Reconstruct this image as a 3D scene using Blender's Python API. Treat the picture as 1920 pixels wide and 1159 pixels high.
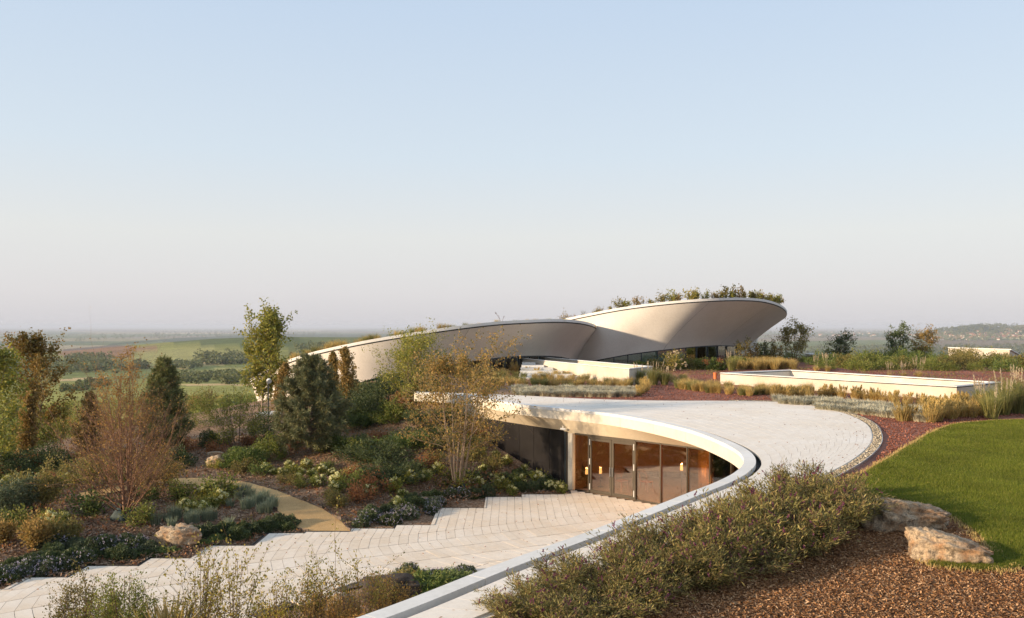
import bpy, math, random
import numpy as np
from mathutils import Vector
from mathutils.geometry import delaunay_2d_cdt
for o in list(bpy.data.objects): bpy.data.objects.remove(o)
scene = bpy.context.scene
COL = scene.collection
PI = math.pi
# ------------------------------------------------------------------ camera
FPX = 1493.0            # focal length in photograph pixels (1920 wide)
HZ = 612.0              # row of the horizon
cam = bpy.data.cameras.new("camera"); camo = bpy.data.objects.new("camera", cam); COL.objects.link(camo)
cam.sensor_width = 36.0; cam.lens = 36.0*FPX/1920.0
cam.shift_y = (HZ-579.5)/1920.0
cam.clip_start = 0.1; cam.clip_end = 300000.0
camo.location = (0, 0, 0); camo.rotation_euler = (PI/2, 0, 0)
scene.camera = camo
# ------------------------------------------------------------------ light
SUN_DIR = Vector((-0.93, -0.37, 0)).normalized()     # horizontal direction towards the sun
SUN_EL = math.radians(13.5)
w = bpy.data.worlds.new("World"); scene.world = w; w.use_nodes = True
nt = w.node_tree; nt.nodes.clear()
sky = nt.nodes.new("ShaderNodeTexSky"); sky.sky_type = 'NISHITA'; sky.sun_disc = False
sky.sun_elevation = SUN_EL; sky.sun_rotation = math.atan2(SUN_DIR.x, SUN_DIR.y)
sky.altitude = 100; sky.air_density = 1.0; sky.dust_density = 2.0; sky.ozone_density = 2.0
bg = nt.nodes.new("ShaderNodeBackground"); wo = nt.nodes.new("ShaderNodeOutputWorld")
bg.inputs[1].default_value = 0.15
# a pale autumn haze layer, the same all round: mixes the clear-sky colour towards a milky tone low down
geo = nt.nodes.new("ShaderNodeTexCoord"); sep = nt.nodes.new("ShaderNodeSeparateXYZ")
nt.links.new(geo.outputs["Generated"], sep.inputs[0])
ramp = nt.nodes.new("ShaderNodeValToRGB")
cr = ramp.color_ramp; cr.interpolation = 'LINEAR'
SKY = [(0.0, (.69,.67,.70)), (0.04, (.76,.735,.75)), (0.11, (.80,.80,.785)), (0.205, (.70,.785,.86)),
       (0.37, (.585,.705,.86)), (0.7, (.56,.68,.84)), (1.0, (.54,.66,.83))]
cr.elements[0].position = 0; cr.elements[1].position = 1.0
for p, c in SKY[1:-1]: cr.elements.new(p)
for e, (p, c) in zip(cr.elements, SKY): e.position = p; e.color = (*c, 1)
nt.links.new(sep.outputs[2], ramp.inputs[0])
sc_ = nt.nodes.new("ShaderNodeVectorMath"); sc_.operation = 'SCALE'; sc_.inputs[3].default_value = 3.57
nt.links.new(ramp.outputs[0], sc_.inputs[0])
mx = nt.nodes.new("ShaderNodeMix"); mx.data_type = 'RGBA'; mx.inputs[0].default_value = 0.93
nt.links.new(sky.outputs[0], mx.inputs[6]); nt.links.new(sc_.outputs[0], mx.inputs[7])
nt.links.new(mx.outputs[2], bg.inputs[0]); nt.links.new(bg.outputs[0], wo.inputs[0])
sl = bpy.data.lights.new("sun", 'SUN'); so = bpy.data.objects.new("sun", sl); COL.objects.link(so)
sl.energy = 4.0; sl.angle = math.radians(2.0); sl.color = (1.0, 0.77, 0.52)
sd = Vector((SUN_DIR.x*math.cos(SUN_EL), SUN_DIR.y*math.cos(SUN_EL), math.sin(SUN_EL)))
so.rotation_euler = sd.to_track_quat('Z', 'Y').to_euler()
so.location = (-60, -30, 60)
scene.view_settings.view_transform = 'Standard'; scene.view_settings.look = 'None'
scene.view_settings.exposure = 0.9; scene.view_settings.gamma = 1.0
scene.view_settings.use_curve_mapping = False
scene.cycles.max_bounces = 6; scene.cycles.transparent_max_bounces = 16
scene.cycles.use_denoising = True
scene.cycles.sample_clamp_indirect = 6.0
# ------------------------------------------------------------------ helpers
R = np.random.RandomState(7)
def Wp(u, v, Y): return np.array([(u-960)/FPX*Y, Y, (HZ-v)/FPX*Y])
def Gp(u, v, z):
    Y = -z*FPX/(v-HZ); return np.array([(u-960)/FPX*Y, Y, z])
def smooth(a, b, x): t = np.clip((x-a)/(b-a), 0, 1); return t*t*(3-2*t)
def link(o, parent=None):
    COL.objects.link(o)
    if parent is not None: o.parent = parent
    return o
def tag(o, label=None, cat=None, group=None, kind=None):
    if label: o['label'] = label
    if cat: o['category'] = cat
    if group: o['group'] = group
    if kind: o['kind'] = kind
    return o
def mesh(name, V, F, mats, smooth_=False, mi=None):
    """V (n,3), F = list of faces or an int array (m,k)"""
    me = bpy.data.meshes.new(name)
    V = np.asarray(V, dtype=np.float32)
    if isinstance(F, np.ndarray) and F.ndim == 2:
        m, k = F.shape
        me.vertices.add(len(V)); me.vertices.foreach_set("co", V.ravel())
        me.loops.add(m*k); me.loops.foreach_set("vertex_index", F.astype(np.int32).ravel())
        me.polygons.add(m); me.polygons.foreach_set("loop_start", np.arange(0, m*k, k, dtype=np.int32))
    else:
        me.from_pydata([tuple(map(float, v)) for v in V], [], [tuple(int(i) for i in f) for f in F])
    if not isinstance(mats, (list, tuple)): mats = [mats]
    for m_ in mats: me.materials.append(m_)
    if mi is not None: me.polygons.foreach_set("material_index", np.asarray(mi, dtype=np.int32))
    if smooth_: me.polygons.foreach_set("use_smooth", np.ones(len(me.polygons), dtype=bool))
    me.update(calc_edges=True)
    return me
def ob(name, me, parent=None, loc=(0, 0, 0), rz=0, sc=1.0, **k):
    o = bpy.data.objects.new(name, me); link(o, parent); o.location = loc; o.rotation_euler = (0, 0, rz)
    o.scale = (sc, sc, sc) if not hasattr(sc, '__len__') else sc
    tag(o, **k); return o
def empty(name, loc=(0, 0, 0), rz=0, sc=1.0, **k):
    o = ob(name, None, None, loc, rz, sc, **k); o.empty_display_size = 0.3; return o
class B:
    """collects vertices and faces of mixed size"""
    def __init__(s): s.V = []; s.F = []; s.M = []
    def add(s, V, F, m=0):
        n = len(s.V); s.V.extend([tuple(v) for v in V]); s.F.extend([tuple(i+n for i in f) for f in F]); s.M.extend([m]*len(F)); return s
    def box(s, x0, x1, y0, y1, z0, z1, m=0):
        V = [(x0,y0,z0),(x1,y0,z0),(x1,y1,z0),(x0,y1,z0),(x0,y0,z1),(x1,y0,z1),(x1,y1,z1),(x0,y1,z1)]
        return s.add(V, [(0,3,2,1),(4,5,6,7),(0,1,5,4),(1,2,6,5),(2,3,7,6),(3,0,4,7)], m)
    def prism(s, P, z0, z1, m=0):
        """P list of (x,y) ccw; z0,z1 numbers or lists"""
        n = len(P); a = z0 if hasattr(z0, '__len__') else [z0]*n; b = z1 if hasattr(z1, '__len__') else [z1]*n
        V = [(p[0], p[1], a[i]) for i, p in enumerate(P)]+[(p[0], p[1], b[i]) for i, p in enumerate(P)]
        F = [tuple(range(n-1, -1, -1)), tuple(range(n, 2*n))]+[(i, (i+1) % n, n+(i+1) % n, n+i) for i in range(n)]
        return s.add(V, F, m)
    def wall(s, p, q, t, z0, z1, m=0, side=0):
        """upright slab from p to q of thickness t (side 0 centred, 1 to the left, -1 to the right)"""
        p = np.array(p[:2], float); q = np.array(q[:2], float); d = (q-p)/np.linalg.norm(q-p); n = np.array([-d[1], d[0]])
        a, b = {0: (-t/2, t/2), 1: (0, t), -1: (-t, 0)}[side]
        return s.prism([p+n*a, q+n*a, q+n*b, p+n*b], z0, z1, m)
    def tube(s, P, r, n=5, m=0):
        P = [Vector(p) for p in P]; k = len(P); r = r if hasattr(r, '__len__') else [r]*k
        V = []; F = []
        for i, p in enumerate(P):
            d = (P[min(i+1, k-1)]-P[max(i-1, 0)]).normalized(); a = d.orthogonal().normalized(); b = d.cross(a)
            for j in range(n):
                t = 2*PI*j/n; V.append(tuple(p+(a*math.cos(t)+b*math.sin(t))*r[i]))
        for i in range(k-1):
            for j in range(n): F.append((i*n+j, i*n+(j+1) % n, (i+1)*n+(j+1) % n, (i+1)*n+j))
        F.append(tuple(range((k-1)*n, k*n))); F.append(tuple(range(n-1, -1, -1)))
        return s.add(V, F, m)
    def mesh(s, name, mats, sm=False): return mesh(name, s.V, s.F, mats, sm, s.M if isinstance(mats, (list, tuple)) else None)
def crom(P, n):
    """Catmull-Rom resample to n points, even in arc length"""
    P = np.asarray(P, float); Q = []
    for i in range(len(P)-1):
        p0, p1, p2, p3 = P[max(i-1, 0)], P[i], P[i+1], P[min(i+2, len(P)-1)]
        for t in np.linspace(0, 1, 24, endpoint=False):
            Q.append(0.5*((2*p1)+(-p0+p2)*t+(2*p0-5*p1+4*p2-p3)*t*t+(-p0+3*p1-3*p2+p3)*t**3))
    Q.append(P[-1]); Q = np.array(Q)
    if n is None: return Q
    s = np.concatenate([[0], np.cumsum(np.linalg.norm(np.diff(Q, axis=0), axis=1))])
    t = np.linspace(0, s[-1], n)
    return np.stack([np.interp(t, s, Q[:, k]) for k in range(Q.shape[1])], 1)
def normals2(P):
    d = np.gradient(P[:, :2], axis=0); d /= np.linalg.norm(d, axis=1)[:, None]
    return np.stack([-d[:, 1], d[:, 0]], 1)      # left of travel
def sweep(P, prof, N2=None, closed=True):
    """P (n,3); prof list of (offset to the left, dz) -> V,F"""
    n = len(P); k = len(prof); N2 = normals2(P) if N2 is None else N2
    V = np.zeros((n, k, 3))
    for j, (a, b) in enumerate(prof):
        V[:, j, 0] = P[:, 0]+N2[:, 0]*a; V[:, j, 1] = P[:, 1]+N2[:, 1]*a; V[:, j, 2] = P[:, 2]+b
    F = []
    for i in range(n-1):
        for j in range(k if closed else k-1):
            j2 = (j+1) % k; F.append((i*k+j, i*k+j2, (i+1)*k+j2, (i+1)*k+j))
    if closed: F.append(tuple(range(k-1, -1, -1))); F.append(tuple(range((n-1)*k, n*k)))
    return V.reshape(-1, 3), F
def inpoly(x, y, P):
    x = np.asarray(x, float); y = np.asarray(y, float); ins = np.zeros(x.shape, bool); n = len(P)
    for i in range(n):
        x1, y1 = P[i][0], P[i][1]; x2, y2 = P[(i+1) % n][0], P[(i+1) % n][1]
        if y1 == y2: continue
        c = ((y1 > y) != (y2 > y)) & (x < (x2-x1)*(y-y1)/(y2-y1)+x1); ins ^= c
    return ins
def polydist(x, y, P):
    d = np.full(np.shape(x), 1e9); n = len(P)
    for i in range(n):
        a = np.array(P[i][:2], float); b = np.array(P[(i+1) % n][:2], float); ab = b-a; L = ab@ab
        if L < 1e-9: continue
        t = np.clip(((x-a[0])*ab[0]+(y-a[1])*ab[1])/L, 0, 1)
        d = np.minimum(d, np.hypot(x-a[0]-t*ab[0], y-a[1]-t*ab[1]))
    return d
# ------------------------------------------------------------------ materials
def mat(name): 
    m = bpy.data.materials.new(name); m.use_nodes = True
    return m, m.node_tree, m.node_tree.nodes["Principled BSDF"]
def coords(nt_, scale=1.0, obj=True):
    tc = nt_.nodes.new("ShaderNodeTexCoord"); mp = nt_.nodes.new("ShaderNodeMapping")
    mp.inputs["Scale"].default_value = (scale,)*3 if not hasattr(scale, '__len__') else scale
    nt_.links.new(tc.outputs["Object"], mp.inputs[0]); return mp.outputs[0]
def rampn(nt_, fac, stops, interp='LINEAR'):
    r = nt_.nodes.new("ShaderNodeValToRGB"); c = r.color_ramp; c.interpolation = interp
    c.elements[0].position = stops[0][0]; c.elements[1].position = stops[-1][0]
    for p, _ in stops[1:-1]: c.elements.new(p)
    for e, (p, col) in zip(c.elements, stops): e.position = p; e.color = (*col, 1)
    nt_.links.new(fac, r.inputs[0]); return r.outputs[0]
def noise(nt_, vec, scale, detail=4, rough=0.6):
    n = nt_.nodes.new("ShaderNodeTexNoise"); n.inputs["Scale"].default_value = scale; n.inputs["Detail"].default_value = detail
    n.inputs["Roughness"].default_value = rough; nt_.links.new(vec, n.inputs["Vector"]); return n.outputs["Fac"]
def mixc(nt_, fac, a, b, typ='MIX'):
    m = nt_.nodes.new("ShaderNodeMix"); m.data_type = 'RGBA'; m.blend_type = typ
    for i, v in ((0, fac), (6, a), (7, b)):
        if isinstance(v, (int, float)): m.inputs[i].default_value = v
        elif isinstance(v, tuple): m.inputs[i].default_value = (*v, 1)
        else: nt_.links.new(v, m.inputs[i])
    return m.outputs[2]
def bump(nt_, bs, h, strength=0.3, dist=0.02):
    b = nt_.nodes.new("ShaderNodeBump"); b.inputs["Strength"].default_value = strength; b.inputs["Distance"].default_value = dist
    nt_.links.new(h, b.inputs["Height"]); nt_.links.new(b.outputs[0], bs.inputs["Normal"])
def solid(name, c, rough=0.6, var=0.12, scale=3.0, metal=0.0, bmp=0.0, spec=0.4):
    m, t, bs = mat(name); v = coords(t)
    f = noise(t, v, scale, 5)
    c0 = tuple(max(0, x*(1-var)) for x in c); c1 = tuple(min(1, x*(1+var)) for x in c)
    t.links.new(rampn(t, f, [(0.3, c0), (0.7, c1)]), bs.inputs["Base Color"])
    bs.inputs["Roughness"].default_value = rough; bs.inputs["Metallic"].default_value = metal
    bs.inputs["Specular IOR Level"].default_value = spec
    if bmp: bump(t, bs, noise(t, v, scale*12, 4), bmp, 0.01)
    return m
def leafm(name, cols, trans=0.35, rough=0.55, spec=0.25):
    if trans >= .15 and 'flower' not in name and 'plume' not in name and 'heads' not in name:
        cols = [tuple(x*1.5 for x in c) for c in cols]; trans = trans+.07
    m, t, bs = mat(name)
    g = t.nodes.new("ShaderNodeNewGeometry"); oi = t.nodes.new("ShaderNodeObjectInfo")
    n = len(cols); c = rampn(t, g.outputs["Random Per Island"], [(i/(n-1) if n > 1 else 0, k) for i, k in enumerate(cols)])
    hs = t.nodes.new("ShaderNodeHueSaturation")
    ma = t.nodes.new("ShaderNodeMapRange"); ma.inputs[3].default_value = 0.8; ma.inputs[4].default_value = 1.2
    t.links.new(oi.outputs["Random"], ma.inputs[0]); t.links.new(ma.outputs[0], hs.inputs["Value"]); t.links.new(c, hs.inputs["Color"])
    t.links.new(hs.outputs[0], bs.inputs["Base Color"]); bs.inputs["Roughness"].default_value = rough
    bs.inputs["Specular IOR Level"].default_value = spec
    tr = t.nodes.new("ShaderNodeBsdfTranslucent"); t.links.new(hs.outputs[0], tr.inputs[0])
    ms = t.nodes.new("ShaderNodeMixShader"); ms.inputs[0].default_value = trans
    out = t.nodes["Material Output"]; t.links.new(bs.outputs[0], ms.inputs[1]); t.links.new(tr.outputs[0], ms.inputs[2])
    t.links.new(ms.outputs[0], out.inputs[0]); return m
def chips(name, cols, scale, bstr=0.8, dist=0.03, big=0.35, rough=0.9):
    """loose pieces: cell colours, cracks and large patches"""
    m, t, bs = mat(name); v = coords(t)
    vo = t.nodes.new("ShaderNodeTexVoronoi"); vo.inputs["Scale"].default_value = scale; t.links.new(v, vo.inputs["Vector"])
    sp = t.nodes.new("ShaderNodeSeparateColor"); t.links.new(vo.outputs["Color"], sp.inputs[0])
    n = len(cols); c = rampn(t, sp.outputs[0], [(i/(n-1), k) for i, k in enumerate(cols)])
    f = noise(t, v, big, 6, 0.65); fr = rampn(t, f, [(0.3, (0.62,)*3), (0.7, (1.15,)*3)])
    t.links.new(mixc(t, 1.0, c, fr, 'MULTIPLY'), bs.inputs["Base Color"])
    bs.inputs["Roughness"].default_value = rough; bs.inputs["Specular IOR Level"].default_value = 0.2
    add = t.nodes.new("ShaderNodeMath"); add.operation = 'SUBTRACT'
    t.links.new(noise(t, v, scale*0.5, 3), add.inputs[0]); t.links.new(vo.outputs["Distance"], add.inputs[1])
    bump(t, bs, add.outputs[0], bstr, dist); return m
M = {}
M['stone'] = None
def stonem(name, c0, c1, stain, var=0.10):
    m, t, bs = mat(name); v = coords(t)
    g = t.nodes.new("ShaderNodeNewGeometry"); oi = t.nodes.new("ShaderNodeObjectInfo")
    ad = t.nodes.new("ShaderNodeMath"); ad.operation = 'ADD'; t.links.new(g.outputs["Random Per Island"], ad.inputs[0]); t.links.new(oi.outputs["Random"], ad.inputs[1])
    fr = t.nodes.new("ShaderNodeMath"); fr.operation = 'FRACT'; t.links.new(ad.outputs[0], fr.inputs[0])
    c = rampn(t, fr.outputs[0], [(0, c0), (0.75, c1), (1, tuple(x*(1-var) for x in c1))])
    st = coords(t, (1.0, 1.0, 1.0))
    n1 = noise(t, st, 0.45, 8, 0.68); k = rampn(t, n1, [(0.35, (1.0,)*3), (0.72, stain)])
    n2 = noise(t, st, 9, 6, 0.7); k2 = rampn(t, n2, [(0.3, (0.9,)*3), (0.65, (1.03,)*3)])
    t.links.new(mixc(t, 1.0, mixc(t, 1.0, c, k, 'MULTIPLY'), k2, 'MULTIPLY'), bs.inputs["Base Color"])
    bs.inputs["Roughness"].default_value = 0.7; bs.inputs["Specular IOR Level"].default_value = 0.25
    bump(t, bs, noise(t, st, 60, 4), 0.25, 0.004); return m
M['stone'] = stonem('terrace stone', (0.745, 0.665, 0.565), (0.80, 0.725, 0.63), (0.88, 0.80, 0.70), 0.03)
M['roofstone'] = stonem('roof stone', (0.78, 0.715, 0.635), (0.82, 0.76, 0.68), (0.94, 0.89, 0.82), 0.02)
M['cream'] = stonem('cream cladding', (0.62, 0.57, 0.485), (0.655, 0.605, 0.515), (0.92, 0.87, 0.78), 0.03)
M['white'] = stonem('white coping', (0.67, 0.67, 0.655), (0.73, 0.725, 0.71), (0.86, 0.84, 0.80), 0.06)
M['whitewall'] = stonem('white rendered wall', (0.58, 0.535, 0.46), (0.61, 0.56, 0.485), (0.84, 0.78, 0.68), 0.02)
M['dark'] = solid('dark joint', (0.025, 0.025, 0.025), 0.8, 0.3, 5)
M['bed'] = solid('paving bed', (0.12, 0.09, 0.07), 0.9, 0.4, 6)
M['bronze'] = solid('bronze frame', (0.055, 0.042, 0.028), 0.45, 0.1, 3, 0.3)
M['steel'] = solid('brushed steel', (0.6, 0.6, 0.6), 0.3, 0.1, 3, 0.8)
M['blackpanel'] = solid('dark wall panel', (0.022, 0.02, 0.02), 0.16, 0.3, 0.6, 0.0, 0.0, 0.22)
M['shell'] = stonem('shell render', (0.72, 0.675, 0.615), (0.74, 0.695, 0.635), (0.90, 0.89, 0.87), 0.02)
M['post'] = solid('dark post', (0.03, 0.04, 0.045), 0.5, 0.1)
M['mulch'] = chips('bark mulch', [(0.12, 0.07, 0.042), (0.26, 0.16, 0.095), (0.19, 0.115, 0.068), (0.40, 0.28, 0.19), (0.21, 0.125, 0.07)], 16)
M['chips'] = chips('wood chip ground', [(0.09, 0.036, 0.016), (0.26, 0.12, 0.045), (0.16, 0.07, 0.028), (0.36, 0.18, 0.08)], 22)
M['redgravel'] = chips('red lava gravel', [(0.18, 0.075, 0.05), (0.30, 0.125, 0.085), (0.23, 0.095, 0.065), (0.38, 0.18, 0.125)], 26, 0.7, 0.02, 0.25)
M['path'] = chips('golden path gravel', [(0.44, 0.27, 0.11), (0.56, 0.36, 0.16), (0.49, 0.31, 0.13), (0.66, 0.45, 0.23)], 45, 0.5, 0.01)
M['soil'] = chips('dark soil', [(0.02, 0.013, 0.008), (0.05, 0.03, 0.02), (0.035, 0.022, 0.014)], 30)
M['pebble'] = leafm('drain pebbles', [(0.20, 0.17, 0.13), (0.42, 0.38, 0.30), (0.30, 0.25, 0.18), (0.5, 0.46, 0.4)], 0.0)
M['chipbit'] = leafm('loose wood chips', [(0.11, 0.046, 0.02), (0.36, 0.18, 0.07), (0.22, 0.10, 0.042), (0.56, 0.36, 0.20), (0.42, 0.21, 0.085), (0.16, 0.075, 0.035)], 0.0)
M['mulchbit'] = leafm('loose bark pieces', [(0.09, 0.048, 0.028), (0.25, 0.15, 0.09), (0.17, 0.095, 0.058), (0.40, 0.30, 0.21)], 0.0)
M['redbit'] = leafm('loose lava stones', [(0.17, 0.065, 0.045), (0.34, 0.14, 0.095), (0.24, 0.09, 0.06)], 0.0)
# foliage
M['bark'] = solid('grey bark', (0.20, 0.15, 0.11), 0.9, 0.3, 8, 0, 0.5)
M['palebark'] = solid('pale bark', (0.26, 0.19, 0.13), 0.85, 0.25, 8, 0, 0.4)
M['redtwig'] = solid('reddish twigs', (0.23, 0.125, 0.075), 0.8, 0.25, 8)
M['wood'] = solid('brown twig', (0.13, 0.08, 0.05), 0.9, 0.3, 8)
M['l_maple'] = leafm('orange green leaves', [(0.19, 0.115, 0.03), (0.13, 0.11, 0.03), (0.27, 0.155, 0.04), (0.10, 0.095, 0.03)])
M['l_green'] = leafm('mid green leaves', [(0.07, 0.10, 0.02), (0.12, 0.14, 0.03), (0.17, 0.16, 0.04), (0.05, 0.075, 0.02)])
M['l_lime'] = leafm('yellow green leaves', [(0.16, 0.17, 0.03), (0.27, 0.23, 0.04), (0.10, 0.13, 0.03), (0.20, 0.17, 0.05)])
M['l_orange'] = leafm('rust orange leaves', [(0.24, 0.125, 0.035), (0.30, 0.18, 0.05), (0.15, 0.085, 0.03), (0.20, 0.14, 0.045)])
M['l_brown'] = leafm('golden brown leaves', [(0.20, 0.125, 0.04), (0.28, 0.18, 0.06), (0.14, 0.10, 0.03), (0.19, 0.145, 0.045)])
M['l_dry'] = leafm('bronze olive leaves', [(0.17, 0.11, 0.035), (0.26, 0.16, 0.05), (0.13, 0.105, 0.03), (0.09, 0.085, 0.028)])
M['l_olive'] = leafm('olive green leaves', [(0.12, 0.11, 0.035), (0.17, 0.14, 0.045), (0.09, 0.09, 0.03), (0.22, 0.16, 0.05)])
M['needle'] = leafm('pine needles', [(0.095, 0.115, 0.04), (0.15, 0.15, 0.05), (0.065, 0.085, 0.035), (0.20, 0.17, 0.06)], 0.15)
M['needleb'] = leafm('blue pine needles', [(0.095, 0.115, 0.055), (0.165, 0.17, 0.08), (0.07, 0.085, 0.045), (0.24, 0.20, 0.08)], 0.15)
M['l_dark'] = leafm('dark evergreen leaves', [(0.038, 0.056, 0.022), (0.066, 0.085, 0.03), (0.028, 0.044, 0.019), (0.10, 0.11, 0.038)], 0.15)
M['l_jun'] = leafm('juniper sprays', [(0.055, 0.085, 0.022), (0.10, 0.13, 0.03), (0.04, 0.065, 0.02), (0.14, 0.145, 0.035)], 0.2)
M['l_azalea'] = leafm('azalea leaves', [(0.04, 0.06, 0.03), (0.06, 0.08, 0.035), (0.03, 0.045, 0.025), (0.10, 0.10, 0.045)], 0.2)
M['l_aster'] = leafm('glaucous leaves', [(0.06, 0.08, 0.04), (0.10, 0.12, 0.07), (0.05, 0.06, 0.035)], 0.25)
M['l_sedum'] = leafm('bright ground cover leaves', [(0.08, 0.11, 0.04), (0.13, 0.16, 0.05), (0.06, 0.085, 0.03)], 0.25)
M['l_budd'] = leafm('butterfly bush leaves', [(0.10, 0.10, 0.03), (0.19, 0.16, 0.045), (0.06, 0.062, 0.022), (0.34, 0.28, 0.10), (0.15, 0.09, 0.035), (0.08, 0.085, 0.03)], 0.3)
M['l_yell'] = leafm('yellowing leaves', [(0.25, 0.21, 0.045), (0.15, 0.15, 0.035), (0.33, 0.25, 0.06), (0.10, 0.11, 0.03)])
M['l_red'] = leafm('russet low leaves', [(0.20, 0.075, 0.035), (0.27, 0.12, 0.05), (0.14, 0.08, 0.03)])
M['g_gold'] = leafm('golden grass', [(0.34, 0.25, 0.085), (0.46, 0.34, 0.14), (0.22, 0.18, 0.06), (0.40, 0.27, 0.10)], 0.35)
M['g_green'] = leafm('green grass blades', [(0.10, 0.115, 0.035), (0.17, 0.165, 0.055), (0.23, 0.20, 0.075)], 0.35)
M['g_blue'] = leafm('blue fescue', [(0.34, 0.33, 0.26), (0.44, 0.41, 0.32), (0.27, 0.27, 0.2), (0.46, 0.40, 0.27)], 0.3)
M['g_lav'] = leafm('grey green blades', [(0.14, 0.165, 0.11), (0.20, 0.22, 0.15), (0.10, 0.125, 0.08)], 0.3)
M['lawn'] = leafm('lawn blades', [(0.085, 0.11, 0.012), (0.13, 0.15, 0.02), (0.065, 0.09, 0.011), (0.20, 0.185, 0.04)], 0.4, 0.5, 0.2)
M['plume'] = leafm('cream plumes', [(0.50, 0.40, 0.26), (0.60, 0.50, 0.36), (0.42, 0.33, 0.2)], 0.4)
M['fl_cream'] = leafm('hydrangea heads', [(0.68, 0.65, 0.33), (0.74, 0.70, 0.42), (0.58, 0.58, 0.26)], 0.3)
M['fl_white'] = leafm('pale lilac flowers', [(0.46, 0.42, 0.48), (0.36, 0.30, 0.40), (0.50, 0.48, 0.50)], 0.3)
M['fl_purple'] = leafm('purple flower spikes', [(0.16, 0.045, 0.08), (0.22, 0.06, 0.13), (0.10, 0.04, 0.035)], 0.2)
M['fl_pink'] = leafm('magenta flowers', [(0.40, 0.05, 0.16), (0.5, 0.1, 0.25)], 0.2)

def patchy(m, scale, lo, hi):
    t = m.node_tree; bs = t.nodes["Principled BSDF"]; l = bs.inputs["Base Color"].links[0]; src = l.from_socket
    f = rampn(t, noise(t, coords(t), scale, 4), [(0.35, (lo, lo*.97, lo)), (0.65, (hi, hi*.98, hi))]); r_ = mixc(t, 1, src, f, 'MULTIPLY'); t.links.new(r_, bs.inputs["Base Color"])
patchy(M['lawn'], .55, .72, 1.18)
# ------------------------------------------------------------------ foliage tools
def rdir(n, rs):
    v = rs.normal(size=(n, 3)); return v/np.linalg.norm(v, axis=1)[:, None]
def leafVF(P, L, Wd, rs, A=None, jit=.3, fold=0.0, base=False):
    """rhombic leaves centred on (or growing from) P; A = axis directions"""
    n = len(P); A = rdir(n, rs) if A is None else A+rs.normal(0, jit, (n, 3)); A = A/np.linalg.norm(A, axis=1)[:, None]
    Bv = np.cross(A, rdir(n, rs)); Bv /= np.linalg.norm(Bv, axis=1)[:, None]+1e-9
    l = (L*rs.uniform(.65, 1.3, n))[:, None]; w_ = (Wd*rs.uniform(.7, 1.25, n))[:, None]
    c = P+A*l/2 if base else P
    V = np.stack([c-A*l/2, c+Bv*w_/2-A*l*.05, c+A*l/2, c-Bv*w_/2-A*l*.05], 1).reshape(-1, 3)
    return V, np.arange(4*n).reshape(n, 4)
def leafmesh(name, P, L, Wd, m, rs, A=None, **k):
    V, F = leafVF(np.asarray(P, float), L, Wd, rs, A, **k); return mesh(name, V, F, m)
def bladeVF(Pb, H_, lean, wd, rs, droop=.35, az=None):
    """curved tapering blades: 3 quads-ish -> 5 verts, faces as tris"""
    n = len(Pb); az = rs.uniform(0, 2*PI, n) if az is None else az; h = H_*rs.uniform(.55, 1.15, n); ln = lean*rs.uniform(.2, 1.2, n)
    d = np.stack([np.cos(az), np.sin(az), np.zeros(n)], 1); tw = az+PI/2+rs.normal(0, .6, n); s = np.stack([np.cos(tw), np.sin(tw), np.zeros(n)], 1)*(wd/2)
    z = np.array([0, 0, 1.]); m1 = Pb+d*(h*ln*.35)[:, None]+z*(h*.62)[:, None]; m2 = Pb+d*(h*ln)[:, None]+z*(h*(1-droop*ln))[:, None]
    V = np.stack([Pb-s, Pb+s, m1+s*.8, m1-s*.8, m2], 1).reshape(-1, 3); b = np.arange(n)[:, None]*5
    T = np.concatenate([b+[0, 1, 2], b+[0, 2, 3], b+[3, 2, 4]], 1).reshape(-1, 3); return V, T
class Sk:
    """a woody skeleton: polylines with radii, plus leaf positions"""
    def __init__(s): s.b = B(); s.LP = []; s.LA = []
def bend(p, d, L, n, rs, up=0.0, wob=.12):
    P = [np.array(p, float)]; d = np.array(d, float)/np.linalg.norm(d)
    for i in range(n):
        d = d+rs.normal(0, wob, 3)+np.array([0, 0, up]); d /= np.linalg.norm(d); P.append(P[-1]+d*L/n)
    return P, d
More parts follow.
